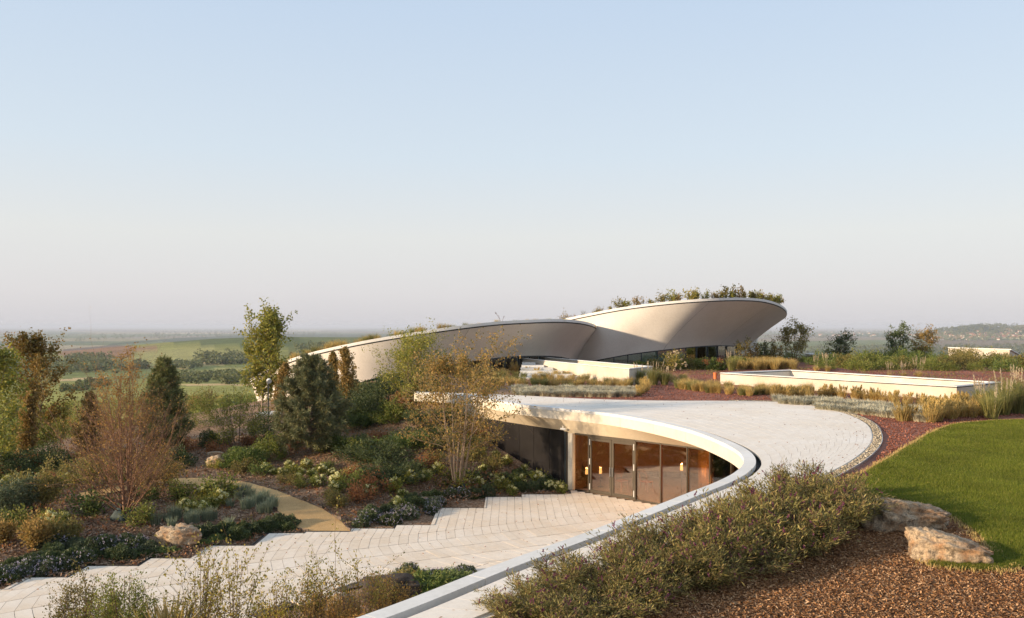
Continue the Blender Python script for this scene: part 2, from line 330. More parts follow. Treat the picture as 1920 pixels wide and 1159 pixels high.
def tree_meshes(seed, h, cb, prof, npri, ang, nsec, leafn, leafL, leafW, lm, bm, r0=.06, stems=1, sspread=.15, spread=.12, up=.06, clump=0.0, twig=3, sub=.38, droopleaf=False, top=1.0):
    rs = np.random.RandomState(seed); b = B(); LP = []; LA = []
    for s in range(stems):
        a = 2*PI*s/max(1, stems)+rs.uniform(-.4, .4); lean = sspread*(rs.uniform(.4, 1.2) if stems > 1 else .25)
        hh = h*(1 if s == 0 else rs.uniform(.72, .98)); d = np.array([math.cos(a)*lean, math.sin(a)*lean, 1])
        P, _ = bend([math.cos(a)*r0*(1.2 if stems > 1 else 0), math.sin(a)*r0*(1.2 if stems > 1 else 0), -.15], d, hh+.15, 9, rs, .03 if stems > 1 else .12, .035)
        P = np.array(P); rad = np.linspace(1, .12, len(P))**1.15*r0; b.tube(P, rad, 6)
        n = int(npri/stems)
        for i in range(n):
            t = cb+(1-cb)*((i+rs.uniform(0, .9))/n)*top; k = t*(len(P)-1); j = min(int(k), len(P)-2); p = P[j]+(P[j+1]-P[j])*(k-j)
            tt = (t-cb)/(1-cb); rl = prof(tt)*rs.uniform(.72, 1.18); az = 2.4*i+rs.uniform(-.5, .5)+a
            if stems > 1 and rs.rand() < .6: az = a+rs.normal(0, .9)
            e = ang(tt)+rs.normal(0, .12); dd_ = np.array([math.cos(az)*math.cos(e), math.sin(az)*math.cos(e), math.sin(e)])
            L = max(.12, rl/max(.35, math.cos(e))*.9)
            Q, de = bend(p, dd_, L, 4, rs, up, .10); Q = np.array(Q); rr_ = max(.004, rad[min(j, len(rad)-1)]*.45); b.tube(Q, np.linspace(rr_, rr_*.25, 5), twig)
            for q in range(nsec):
                f = rs.uniform(.25, 1.0); kk = f*4; jj = min(int(kk), 3); p2 = Q[jj]+(Q[jj+1]-Q[jj])*(kk-jj); d2 = (Q[jj+1]-Q[jj]); d2 = d2/np.linalg.norm(d2)+rs.normal(0, .55, 3)
                S, _ = bend(p2, d2, L*sub*rs.uniform(.5, 1.3)+.06, 3, rs, up*.7, .14); S = np.array(S); b.tube(S, np.linspace(rr_*.4, rr_*.14, 4), 3); LP.append(S); LA.append(S[-1]-S[0])
    LP = np.array(LP); n = len(LP); w_ = rs.gamma(1.2, 1, n) if clump else np.ones(n); pick = rs.choice(n, leafn, p=w_/w_.sum()); f = rs.uniform(.1, 1.05, leafn)*3
    j = np.minimum(f.astype(int), 2); p0 = LP[pick, j]; p1 = LP[pick, j+1]; P = p0+(p1-p0)*(f-j)[:, None]+rs.normal(0, spread, (leafn, 3))
    A = rdir(leafn, rs)*.9; A[:, 2] -= .5 if droopleaf else 0
    return [('trunk', b.mesh('trunk', bm, True)), ('crown', leafmesh('crown', P, leafL, leafW, lm, rs, A, jit=.2))]
def pine_meshes(seed, h, rad, nw, tuft, nn, nL, lm, bm, cone=1.0, open_=0.0, base=.06):
    rs = np.random.RandomState(seed); b = B(); b.tube([(0,0,-.2),(0,0,h*.5),(0.03,0,h*.97)], [.09,.06,.015], 7); TP = []; TD = []
    for i in range(nw):
        t = base+(1-base)*i/nw*.97; z = t*h; L0 = rad*((1-t)**.75*cone+.05)*(1.0-.35*(t < .12)); k = 7 if t < .8 else 5
        for j in range(k):
            az = 2*PI*j/k+i*.9+rs.uniform(-.25, .25); L = L0*rs.uniform(.7, 1.15)+.08; e = .12+.55*t+rs.normal(0, .08)
            Q, _ = bend((0, 0, z), (math.cos(az)*math.cos(e), math.sin(az)*math.cos(e), math.sin(e)), L, 4, rs, .08, .05); Q = np.array(Q); b.tube(Q, np.linspace(.022*(1-t)+.008, .006, 5), 4)
            TP.append(Q[-1]); TD.append(Q[-1]-Q[-2]); m_ = max(2, int(tuft*L/rad))
            for q in range(m_):
                f = rs.uniform(.25, 1)*4; jj = min(int(f), 3); p = Q[jj]+(Q[jj+1]-Q[jj])*(f-jj); d = (Q[jj+1]-Q[jj])/np.linalg.norm(Q[jj+1]-Q[jj])+rs.normal(0, .6, 3)+[0,0,.25]; d /= np.linalg.norm(d)
                l = rs.uniform(.12, .38)*min(1, L); TP.append(p+d*l); TD.append(d*1.0)
    TP.append(np.array([0.03, 0, h*.99])); TD.append(np.array([0, 0, 1.]))
    TP = np.array(TP); TD = np.array(TD); TD /= np.linalg.norm(TD, axis=1)[:, None]; n = len(TP)
    P = np.repeat(TP, nn, 0)-np.repeat(TD, nn, 0)*rs.uniform(0, .22, (n*nn, 1)); A = np.repeat(TD, nn, 0)*.8+rdir(n*nn, rs)*.95; A /= np.linalg.norm(A, axis=1)[:, None]
    return [('trunk', b.mesh('trunk', bm, True)), ('crown', leafmesh('crown', P, nL, nL*.14, lm, rs, A, jit=.05, base=True))]
def mound_pts(n, rx, ry, h, rs, shell=.35, lump=.18, k=5.0):
    d = rdir(n, rs); d[:, 2] = np.abs(d[:, 2])*1.0; ph = rs.uniform(0, 6, 3)
    lum = 1+lump*(np.sin(d[:, 0]*k+ph[0])*np.cos(d[:, 1]*k+ph[1])+.6*np.sin(d[:, 2]*k*1.4+d[:, 0]*3+ph[2])); r = (1-shell*rs.rand(n)**1.3)*lum
    return d*np.array([rx, ry, h])*r[:, None], d
def mound_mesh(name, seed, n, rx, h, L, Wd, lm, ry=None, up=.2, **k):
    rs = np.random.RandomState(seed); P, d = mound_pts(n, rx, ry or rx, h, rs, **k); A = d+rs.normal(0, .45, d.shape)+[0, 0, up]
    return leafmesh(name, P, L, Wd, lm, rs, A)
def flowerheads(seed, n, rx, h, r, per, m, zmin=.35):
    rs = np.random.RandomState(seed); d = rdir(n, rs); d[:, 2] = zmin+np.abs(d[:, 2])*.8; d /= np.linalg.norm(d, axis=1)[:, None]; C_ = d*[rx, rx, h]*rs.uniform(.92, 1.12, (n, 1))
    P = np.repeat(C_, per, 0)+rdir(n*per, rs)*r*rs.uniform(.5, 1, (n*per, 1)); return leafmesh('flowers', P, r*.9, r*.8, m, rs)
def bush_meshes(seed, n, rx, h, L, Wd, lm, bm, stems=14, flow=None, spread=.10, ry=None, twl=.35):
    """upright many-stemmed bush with leafy twigs"""
    rs = np.random.RandomState(seed); ry = ry or rx; b = B(); S = []
    for i in range(stems):
        a = rs.uniform(0, 2*PI); rr_ = math.sqrt(rs.rand()); tip = np.array([math.cos(a)*rx*rr_, math.sin(a)*ry*rr_, h*(1-.35*rr_**2)*rs.uniform(.75, 1.08)]); p0 = tip*[.25, .25, 0]
        m_ = p0*.35+tip*.65; m_[2] = tip[2]*.5; P = [p0, m_*[.8,.8,1]+[0,0,0], tip]; b.tube(P, [.014, .009, .004], 4)
        for q in range(6):
            f = rs.uniform(.25, 1); p = (p0+(m_-p0)*f*2 if f < .5 else m_+(tip-m_)*(f*2-1)); d = np.array([math.cos(a)*.5, math.sin(a)*.5, .8])+rs.normal(0, .55, 3); Q, _ = bend(p, d, twl*h*rs.uniform(.4, 1.1), 3, rs, .05, .12); b.tube(Q, [.005, .004, .003, .002], 3); S.append(np.array(Q))
        S.append(np.array([p0+(tip-p0)*.4, m_, (m_+tip)/2, tip]))
    S = np.array(S); pick = rs.randint(0, len(S), n); f = rs.uniform(0, 1.02, n)*3; j = np.minimum(f.astype(int), 2); P = S[pick, j]+(S[pick, j+1]-S[pick, j])*(f-j)[:, None]+rs.normal(0, spread, (n, 3)); P[:, 2] = np.abs(P[:, 2])
    A = P-S[pick, j]; A = A/(np.linalg.norm(A, axis=1)[:, None]+1e-6)+[0, 0, .35]
    out = [('stems', b.mesh('stems', bm)), ('foliage', leafmesh('foliage', P, L, Wd, lm, rs, A))]
    if flow:
        fm, nf, fl_, fw, per = flow; ends = S[rs.randint(0, len(S), nf), 3]; dirs = rs.normal(0, .35, (nf, 3))+[0, 0, .9]; t_ = rs.rand(nf*per); P = np.repeat(ends, per, 0)+np.repeat(dirs, per, 0)*fl_*t_[:, None]+rs.normal(0, fw*.35, (nf*per, 3))*(1.1-t_)[:, None]
        out.append(('flowers', leafmesh('flowers', P, fw*1.1, fw*.8, fm, rs)))
    return out
def grass_mesh(name, seed, n, r, h, lean, wd, lm, droop=.35):
    rs = np.random.RandomState(seed); a = rs.uniform(0, 2*PI, n); q = r*np.sqrt(rs.rand(n))*.6; Pb = np.stack([np.cos(a)*q, np.sin(a)*q, np.zeros(n)], 1); V, T = bladeVF(Pb, h, lean, wd, rs, droop, a+rs.normal(0, .5, n)); return mesh(name, V, T, lm)
def plume_mesh(seed, n, r, h, pl, m):
    rs = np.random.RandomState(seed); P = []; A = []
    for i in range(n):
        a = rs.uniform(0, 2*PI); l = rs.uniform(.05, .3); d = np.array([math.cos(a)*l, math.sin(a)*l, 1]); base = np.array([math.cos(a)*r*.3, math.sin(a)*r*.3, 0]); hh = h*rs.uniform(.75, 1.05); tp = base+d*hh; k = 46; f = rs.rand(k)
        for q in f: P.append(tp+d*pl*q*1.0+rs.normal(0, .022*(1.15-q)**.7, 3)); A.append(d+rs.normal(0, .35, 3))
        for q in np.linspace(.25, 1, 9): P.append(base+d*hh*q); A.append(d)
    return leafmesh('plumes', np.array(P), .11, .016, m, rs, np.array(A), jit=.1)
def put(meshes, name, label, cat, loc, rz=0, sc=1.0, group=None, kind=None):
    """a thing with its parts; mesh data shared between alike things"""
    if len(meshes) == 1: return ob(name, meshes[0][1], None, loc, rz, sc, label=label, cat=cat, group=group, kind=kind)
    t = empty(name, loc, rz, sc, label=label, cat=cat, group=group, kind=kind)
    for pn, me in meshes: ob(pn, me, t, kind='stuff' if pn in ('flowers', 'seed_heads') else None)
    return t
def onG(u, v, z=None):
    """foot of a thing seen at (u, v): first point where the line of sight meets the ground"""
    Y = np.arange(9, 110, .12); x = (u-960)/FPX*Y; zr = (HZ-v)/FPX*Y; h = H(x, Y); k = np.where(zr <= h)[0]
    i = k[0] if len(k) else len(Y)-1
    return (float(x[i]), float(Y[i]), float(h[i])-.01)
def onY(u, Y): x = (u-960)/FPX*Y; return (x, Y, Hs(x, Y)-.01)
# ------------------------------------------------------------------ plan curves (metres, camera at the origin, z = 0 is eye level)
ZR = -3.70      # stone roof
ZP = -3.76      # planted plateau round it
ZT = -7.30      # terrace
D_K = [(-5.3,45.0),(-2.1,42.5),(.5,38.1),(2.1,36.3),(3.7,34.7),(4.8,33.2),(5.8,31.1),(6.65,28.4),(7.0,25.6),(7.0,23.4),(6.64,21.6),(6.0,20.1),(5.2,18.8),(4.15,17.4),(2.98,15.85),(1.52,13.95),(.7,12.95),(-.1,11.95),(-1.5,10.1),(-3.2,8.3),(-5.5,6.6),(-9,4.9)]
O_K = [(-5.5,45.6),(-.87,43.5),(2.5,41.6),(4.8,40.4),(7.8,39.75),(10.4,39.7),(12.9,39.1),(14.1,37.0),(14.2,33.9),(13.6,30.6),(12.5,27.6),(11.2,24.9),(9.4,22.0),(7.3,19.2),(4.9,16.3),(3.0,13.75),(1.9,12.6),(.75,11.35),(-.55,9.9),(-2.2,7.9),(-4.6,6.0),(-8.6,4.1)]
NC = 151
def pairs():
    d = crom([(*p, 0) for p in D_K], None)[:, :2]; o = crom([(*p, 0) for p in O_K], None)[:, :2]
    s = np.concatenate([[0], np.cumsum(np.linalg.norm(np.diff((d+o)/2, axis=0), axis=1))]); t = np.linspace(0, s[-1], NC)
    f = lambda a: np.stack([np.interp(t, s, a[:, 0]), np.interp(t, s, a[:, 1])], 1)
    return f(d), f(o)
DC, OC = pairs()
def inset(P, a):
    n = normals2(P); return P+n*a
# travelling from far left round the tip and back: the sunken court lies on the right-hand side
CC = inset(DC, -0.34)          # court-side edge of the coping
GL = [(-1.3,41.1),(2.45,36.15),(2.55,35.75),(6.1,32.5),(7.66,30.75),(8.35,28.9),(8.6,26.8),(8.45,24.6),(7.9,22.8)]     # glass line
BACK = [(13.3,33.5),(13.1,36),(12.2,37.9),(9.8,38.4),(5.9,38.5),(3.4,38.9)]
MID = [(-9,4.3),(-5,6.2),(-2.6,8.1),(-1.0,10.0),(.35,11.65),(2.3,13.85),(4.5,16.7),(6.6,19.6),(8.3,22.3),(10.4,25.4),(12.0,28.4),(13.2,31.6),(13.6,34.5),(13.4,37.0),(12.4,38.6),(10.2,39.1),(7.7,39.15),(4.7,39.8),(2.4,41.0),(-.87,43.0),(-4,44.8)]
PLAT = MID+[(-8,49),(-9.5,54),(-12,60),(-13,68),(-12,85),(0,100),(30,104),(62,98),(90,70),(95,-40),(-30,-40),(-22,-4)]
# terrace steps against the garden: (x0, x1, y)
TREAD = [(-22,-20.4,20.6),(-20.4,-18.9,20.6),(-18.9,-17.4,21.3),(-17.4,-15.9,21.9),(-15.9,-14.0,22.1),(-14.0,-12.95,23.15),(-12.95,-11.45,24.25),(-11.45,-10.0,25.05),(-10.0,-8.7,26.5),(-8.7,-7.35,28.1),(-7.35,-5.7,28.3),(-5.7,-4.3,28.75),(-4.3,-2.85,29.25),(-2.85,-1.05,32.0),(-1.05,.55,34.06),(.55,2.38,34.6)]
def ytop(x):
    for a, b, y in TREAD:
        if a <= x < b: return y
    if x < -22: return 20.6
    return float(np.interp(x, [2.38,2.55,6.1,7.66,8.35,8.6], [35.7,35.6,32.4,30.6,28.8,26.8]))
BEDEDGE = [(-1.0,23.5),(-3.2,23.4),(-4.6,22.2),(-6.0,20.6),(-7.3,18.9),(-9.0,16.5),(-11,13.0),(-13,9.0)]
TERR = []
for a, b, y in TREAD: TERR += [(a, y), (b, y)]
cc = [tuple(p) for p in CC[::3] if p[1] < 33 ]
TERR += [(2.55,35.6),(6.1,32.4),(7.66,30.6),(8.35,28.8),(8.5,26.8),(8.3,24.6)]
k0 = [i for i in range(len(CC)) if CC[i,0] > 5.0 and CC[i,1] < 20.5]
TERR += [tuple(CC[i]) for i in range(k0[0], NC, 3) if CC[i, 1] > 14.0 or CC[i,0] > 1.4][:60]
TERR = [p for p in TERR if p[1] > 0]
TERR += [(1.2,14.6),(-1.6,19.6)]+BEDEDGE+[(-24,9.0)]
ROOM = GL[1:]+[(9.2,24.5),(12.4,29.0)]+BACK
# ------------------------------------------------------------------ heights
def fl(r): return np.interp(r, [0,60,80,100,120,200,300,400,500,700,900,1000,1200], [-8,-8.3,-10.5,-12.8,-15.2,-20.6,-26,-30.5,-34.5,-40.5,-46.5,-49,-52])
def fr_(r): return np.interp(r, [0,95,115,150,250,400,700,1100,1600,2400], [-4.2,-4.6,-7.5,-14,-30,-48,-66,-78,-86,-90])
CU = [-900,-300,0,130,200,300,400,500,700,900,1100,1300,1450]
CVv = [700,676,663,655,648,641,635,632,633,635,645,665,700]
def Hfar(x, y):
    x = np.asarray(x, float); y = np.asarray(y, float); r = np.hypot(x, y); az = np.arctan2(x, y)
    u = 960+FPX*np.tan(np.clip(az, -1.25, 1.25)); u = np.where(np.abs(az) > 1.25, np.where(az < 0, -3500., 5000.), u)
    left = fl(r)
    crest = -(np.interp(u, CU, CVv)-HZ)/FPX*1700
    back = smooth(1750, 3100, r); up = smooth(900, 1700, r)**0.8
    hl = np.where(r < 1700, left*(1-up)+crest*up, crest*(1-back)-90*back)
    hl = np.maximum(hl, -90)
    hr = fr_(r); wl = 1-smooth(1250, 1500, u)
    h = hr*(1-wl)+hl*wl
    # small undulation
    h = h+np.sin(x/90+1.3)*np.cos(y/130)*np.clip((r-150)/900, 0, 1)*2.2*(1-smooth(2600, 3400, r))
    # wooded ridge with the village, on the right
    rc = np.interp(u, [1480,1620,1700,1740,1790,1835,1862,1880,1915,2000,2150,2400,2700,3200,4200], [656,652,640,625,613,608,611.5,613.5,609.5,606,609,604,610,622,650])
    top = -(rc-HZ)/FPX*6500
    hh = -90+(top+90)*smooth(4950, 6500, r)*(1-smooth(6800, 9500, r))
    wr = smooth(1560, 1700, u)*(np.abs(az) < 1.4)
    return np.maximum(h, hh*wr+h*(1-wr))
pts = []
def cp(*a): pts.extend(a)
for a, b, y in TREAD: cp((a+.2, y+.1, ZT-.03), (b-.1, y+.1, ZT-.03))
cp((2.2,35.8,ZT-.02),(.6,38.2,-6.75),(-1.3,40.7,-6.0),(-3.2,43.6,-5.1),(-5,46,-4.4))
for u, v, z in [(858,893,-6.55),(383,904,-6.95),(467,908,-6.98),(567,938,-7.05),(640,967,-7.18),(520,953,-7.1),(443,927,-7.02),(237,975,-7.0),(330,1024,-7.18),
                (700,930,-6.95),(760,900,-6.75),(650,880,-6.6),(585,845,-6.25),(400,868,-6.6),(310,850,-6.6),(440,845,-6.5),(200,905,-6.95),(100,930,-7.0),(0,960,-7.0),
                (700,860,-6.3),(780,850,-6.15),(500,870,-6.6),(0,1040,-7.15),(120,1050,-7.2),(150,860,-7.0)]:
    cp(tuple(Gp(u, v, z)))
cp((-8,46,-5.6),(-10,42,-6.1),(-6,42,-5.9),(-9,50,-5.2),(-12,55,-5.4),(-16,60,-5.6),(-20,63,-5.9),(-24,58,-6.6),(-18,50,-6.3),(-14,45,-6.35),(-26,50,-7.2),(-22,68,-6.8),(-30,44,-7.3),(-30,60,-7.8),(-36,66,-9.2),(-35,36,-7.4),(-40,50,-8.6),(-42,30,-7.8),(-30,25,-7.3),(-25,15,-7.3),(-34,10,-7.6),(-15,5,-7.3),(-50,12,-9),(-20,-10,-7.6),(-6,14,-7.15),(-3,18,-7.2),(0,20,-7.35),(5,25,-7.4),(6,30,-7.4),(-12,72,-5.6),(-8,64,-4.5),(-14,90,-8.5),(-5,110,-10),(-30,80,-10.2),(-50,70,-12),(-60,50,-12),(-70,30,-12.5),(10,45,-4.6),(25,30,-6),(10,60,-4),(40,60,-5),(60,20,-6),(30,90,-5),(-8,16,-7.3),(-50,-20,-9),(40,-20,-6))
for a in np.radians([-95,-75,-60,-45,-32,-20,-8,8,22,40,60,90,130,180,-140,-115]):
    for r in (118, 150): cp((r*math.sin(a), r*math.cos(a), float(Hfar(r*math.sin(a), r*math.cos(a)))))
Pn = np.array(pts, float)
def _k(r2): return np.where(r2 > 1e-12, 0.5*r2*np.log(np.maximum(r2, 1e-12)), 0)
n_ = len(Pn); K_ = _k((Pn[:, None, 0]-Pn[None, :, 0])**2+(Pn[:, None, 1]-Pn[None, :, 1])**2)+np.eye(n_)*0.6
Q_ = np.c_[np.ones(n_), Pn[:, :2]]; A_ = np.block([[K_, Q_], [Q_.T, np.zeros((3, 3))]])
sol = np.linalg.solve(A_, np.r_[Pn[:, 2], 0, 0, 0])
def Ltps(x, y):
    x = np.asarray(x, float); sh = x.shape; x = x.ravel(); y = np.asarray(y, float).ravel(); out = np.zeros(len(x))
    for s in range(0, len(x), 20000):
        X = x[s:s+20000]; Y = y[s:s+20000]
        out[s:s+20000] = _k((X[:, None]-Pn[None, :, 0])**2+(Y[:, None]-Pn[None, :, 1])**2)@sol[:n_]+sol[n_]+sol[n_+1]*X+sol[n_+2]*Y
    return out.reshape(sh)
def H(x, y, pit=True):
    x = np.asarray(x, float); y = np.asarray(y, float); sh = np.shape(x+y); x, y = (np.broadcast_to(a, sh).ravel() for a in (x, y))
    r = np.hypot(x, y); near = r < 135; h = Hfar(x, y)
    if near.any():
        X = x[near]; Y = y[near]; L = Ltps(X, Y)
        if pit:
            L = np.where(inpoly(X, Y, ROOM), -7.7, L); dT = polydist(X, Y, TERR); L = np.where(dT < 2.5, np.minimum(L, ZT-.07+np.maximum(dT-.3, 0)*.16), L); L = np.where(inpoly(X, Y, TERR), np.minimum(L, ZT-.12), L)
        sd = polydist(X, Y, PLAT)*np.where(inpoly(X, Y, PLAT), 1, -1)
        wd = np.full(X.shape, 0.3); wd = np.where((X < 0) & (Y > 43), np.clip((Y-43)*.9, .3, 7), wd); wd = np.where((Y > 60) & (X > -5) | (X > 40) | (Y < 2), 10, wd)
        t = smooth(-1, 1, sd/wd)
        # a heap and gentle unevenness on the plateau
        zp = ZP+0.03*np.sin(X*1.1)*np.cos(Y*.9)*smooth(40, 50, Y)+0.62*np.exp(-((X-24.2)/2.6)**2-((Y-61)/2.2)**2)
        zp = zp-0.0*X
        # a low mulch bank under the butterfly bushes
        h2 = L+(zp-L)*t
        wf = smooth(100, 132, r[near]); h[near] = h2*(1-wf)+h[near]*wf
    return h.reshape(sh)
def Hs(x, y): return float(H(np.array([x]), np.array([y]))[0])
# ------------------------------------------------------------------ near ground
def axis(lo, a, b, hi, s, S):
    l = list(np.arange(a, b, s)); x = a; st = s
    L1 = []
    while x > lo: st = min(st*1.15, S); x -= st; L1.append(x)
    x = l[-1]; st = s; L2 = []
    while x < hi: st = min(st*1.15, S); x += st; L2.append(x)
    return np.array(L1[::-1]+l+L2)
gx = axis(-75, -24, 26, 80, .4, 1.6); gy = axis(-12, 5, 56, 112, .4, 1.4)
X, Y = np.meshgrid(gx, gy); Z = H(X, Y)
nx = len(gx); ny = len(gy); idx = np.arange(nx*ny).reshape(ny, nx)
Fq = np.stack([idx[:-1, :-1], idx[:-1, 1:], idx[1:, 1:], idx[1:, :-1]], -1).reshape(-1, 4)
cx = X.ravel()[Fq].mean(1); cy = Y.ravel()[Fq].mean(1)
mi = np.where(inpoly(cx, cy, PLAT), 1, 0)
outside = ((cx < -26-(cy-20)*.12) | (cy > 66)) & (mi == 0); mi[outside] = 2
mi[(mi == 1) & (polydist(cx, cy, PLAT) < 8) & (cy > 80)] = 2
mi[(mi == 1) & (cy > 41) & (cx < 1.5-(cy-41)*.15)] = 0
M['field'] = chips('rough field grass', [(0.09,0.10,0.025),(0.13,0.14,0.035),(0.10,0.105,0.035),(0.15,0.15,0.05)], 3.0, 0.6, .2, .05)
me = mesh('ground', np.stack([X.ravel(), Y.ravel(), Z.ravel()], 1), Fq, [M['mulch'], M['redgravel'], M['field']], True, mi)
ob('ground', me, kind='structure')
# ------------------------------------------------------------------ valley out to the horizon, coloured field by field
def far_colour(x, y):
    """real crop and soil colours of the fields"""
    r = np.hypot(x, y); yy = np.maximum(y, 1); u = 960+FPX*x/yy; v = HZ-FPX*H(x, y)/yy
    front = (y > 30)
    n = len(x); c = np.tile(np.array([.105, .12, .04]), (n, 1))
    rs = np.random.RandomState(5)
    def put(P, col):
        m = front & inpoly(u, v, P); c[m] = col
    # plain: long strips of many crops
    pal = np.array([[.20,.17,.09],[.09,.11,.04],[.30,.25,.15],[.13,.10,.06],[.12,.14,.06],[.24,.2,.12],[.17,.14,.1],[.07,.09,.04]])
    far = (r > 2300) & front
    jx = np.floor((x+0.35*y)/900.+np.sin(y/2100)); jy = np.floor((y+np.sin(x/1500)*260)/(360+0.06*y))
    hsh = np.abs(np.sin(jx*127.1+jy*311.7)*43758.5453) % 1
    c[far] = pal[(hsh[far]*len(pal)).astype(int)]*1.45
    lf = u < 1420
    G1, G2, G3, LG, BR, PA = [.085,.11,.035],[.11,.135,.04],[.14,.16,.055],[.20,.21,.085],[.14,.095,.06],[.30,.25,.14]
    nearhill = front & (r < 2600) & lf
    c[nearhill] = [.125,.145,.045]
    put([(200,648),(300,640),(460,652),(700,656),(1000,650),(1000,628),(500,626),(330,634),(210,644)], [.055,.08,.03])
    put([(560,632),(1000,632),(1000,640),(575,641)], [.075,.10,.04])
    put([(120,655),(215,647),(300,652),(232,669),(130,672),(110,664)], BR)
    put([(300,652),(470,655),(455,668),(400,676),(330,690),(232,690),(240,669)], [.17,.185,.075])
    put([(330,690),(400,676),(455,668),(470,664),(472,668),(405,683),(350,694)], PA)
    put([(-50,672),(235,672),(240,690),(120,700),(-50,705)], [.08,.1,.035])
    put([(120,700),(330,690),(470,682),(470,708),(330,706),(120,716)], [.10,.13,.045])
    put([(330,696),(470,692),(470,700),(340,701)], LG)
    put([(100,712),(200,706),(200,709),(100,716)], PA)
    put([(-50,716),(470,716),(600,722),(600,745),(-50,752)], [.15,.17,.05])
    put([(330,720),(480,720),(480,723),(330,723)], PA)
    put([(-50,752),(700,745),(700,790),(-50,790)], [.17,.18,.045])
    put([(-50,770),(60,768),(70,773),(-50,780)], [.2,.15,.08])
    put([(540,655),(760,655),(760,700),(540,700)], [.08,.10,.035])
    # right of the building: green meadow, brown stubble
    put([(1420,641),(1745,636),(1745,653),(1420,660)], [.14,.17,.05])
    put([(1745,637),(1990,637),(1990,648),(1745,648)], [.20,.15,.09])
    put([(1420,636),(1745,633),(1745,636),(1420,641)], [.25,.2,.12])
    put([(1420,660),(1990,648),(1990,720),(1420,720)], [.07,.09,.035])
    hill = front & (r > 5600) & (u > 1690) & (H(x, y) > -52)
    c[hill] = [.06,.075,.035]
    h2 = hill & (((u > 1880) & (v < 619)) )
    c[h2] = [.17,.15,.07]
    m_ = r < 2500; c[m_] *= np.array([1.85,1.6,1.45])
    return c
th = np.unique(np.concatenate([np.arctan(np.linspace(-.70, .70, 620)), np.linspace(math.atan(.70), 2*PI-math.atan(.70), 60)]))
inv = np.linspace(1/70., 1/2500., 210); rr = np.concatenate([1/inv, 2500*np.exp(np.linspace(.012, math.log(36), 230))])
rr = np.concatenate([[40, 52], rr])
TH, RR = np.meshgrid(th, rr); X = RR*np.sin(TH); Y = RR*np.cos(TH); Z = H(X, Y, False)
Z = Z-np.where(RR < 112, 1.2*(1-smooth(90, 112, RR))+.15, 0)
nt_, nr_ = len(th), len(rr); idx = np.arange(nt_*nr_).reshape(nr_, nt_)
wrap = np.concatenate([idx, idx[:, :1]], 1)
Fq = np.stack([wrap[:-1, :-1], wrap[1:, :-1], wrap[1:, 1:], wrap[:-1, 1:]], -1).reshape(-1, 4)[:, ::-1]
colr = far_colour(X.ravel(), Y.ravel())
m, t, bs = mat('valley fields')
at = t.nodes.new("ShaderNodeAttribute"); at.attribute_name = "crop"
v_ = coords(t)
f1 = noise(t, v_, 0.02, 8, .7); f2 = noise(t, v_, 0.35, 4, .6)
k1 = rampn(t, f1, [(0.3, (0.72,)*3), (0.7, (1.25,)*3)]); k2 = rampn(t, f2, [(0.35, (0.7,)*3), (0.65, (1.22,)*3)])
wv = t.nodes.new("ShaderNodeTexWave"); wv.inputs["Scale"].default_value = 0.16; wv.inputs["Distortion"].default_value = 1.0; wv.inputs["Detail"].default_value = 1
mp = t.nodes.new("ShaderNodeMapping"); mp.inputs["Rotation"].default_value = (0, 0, 1.1); t.links.new(v_, mp.inputs[0]); t.links.new(mp.outputs[0], wv.inputs[0])
k3 = rampn(t, wv.outputs["Fac"], [(0.2, (0.78,)*3), (0.8, (1.12,)*3)])
t.links.new(mixc(t, 1, mixc(t, 1, mixc(t, 1, at.outputs["Color"], k1, 'MULTIPLY'), k2, 'MULTIPLY'), k3, 'MULTIPLY'), bs.inputs["Base Color"])
bs.inputs["Roughness"].default_value = .95; bs.inputs["Specular IOR Level"].default_value = .1
me = mesh('valley_land', np.stack([X.ravel(), Y.ravel(), Z.ravel()], 1), Fq, m, True)
ca = me.color_attributes.new("crop", 'FLOAT_COLOR', 'POINT')
ca.data.foreach_set("color", np.c_[colr, np.ones(len(colr))].astype(np.float32).ravel())
ob('valley_land', me, kind='structure')
# ------------------------------------------------------------------ draped sheets
def drape(name, P, step, dz, m, kind='structure', **k):
    P = np.array([p[:2] for p in P], float); Q = []
    for i in range(len(P)):
        a, b = P[i], P[(i+1) % len(P)]; n = max(1, int(np.linalg.norm(b-a)/step))
        for j in range(n): Q.append(a+(b-a)*j/n)
    nb = len(Q); Qa = np.array(Q)
    xs = np.arange(Qa[:, 0].min(), Qa[:, 0].max(), step); ys = np.arange(Qa[:, 1].min(), Qa[:, 1].max(), step)
    XX, YY = np.meshgrid(xs, ys); XX = XX.ravel(); YY = YY.ravel()
    ok = inpoly(XX, YY, Qa) & (polydist(XX, YY, Qa) > step*.4); pts2 = [Vector(q) for q in Q]+[Vector((a, b)) for a, b in zip(XX[ok], YY[ok])]
    r = delaunay_2d_cdt(pts2, [(i, (i+1) % nb) for i in range(nb)], [list(range(nb))], 1, 1e-4)
    V2 = np.array([tuple(p) for p in r[0]]); z = H(V2[:, 0], V2[:, 1], False)+dz
    me = mesh(name, np.c_[V2, z], [tuple(f) for f in r[2]], m, True)
    return ob(name, me, kind=kind, **k)
G2 = lambda u, v, z=ZP: tuple(Gp(u, v, z)[:2])
PATHP = [G2(u, v, -7.0) for u, v in [(657,995),(640,967),(604,950),(567,938),(517,921),(467,908),(425,904),(383,902),(327,903),(270,908),(200,918),(150,926),(150,938),(200,930),(283,913),(325,911),(367,912),(405,918),(443,927),(482,938),(520,953),(550,974),(573,995)]]
PATHP[0] = (-5.75, 28.35); PATHP[-1] = (-7.25, 28.35)
drape('gravel_path', PATHP, .35, .05, M['path'])
LAWN_E = [(1595,905),(1612,895),(1640,880),(1668,862),(1700,843),(1730,824),(1760,808),(1785,800),(1810,795),(1870,791),(1920,789)]
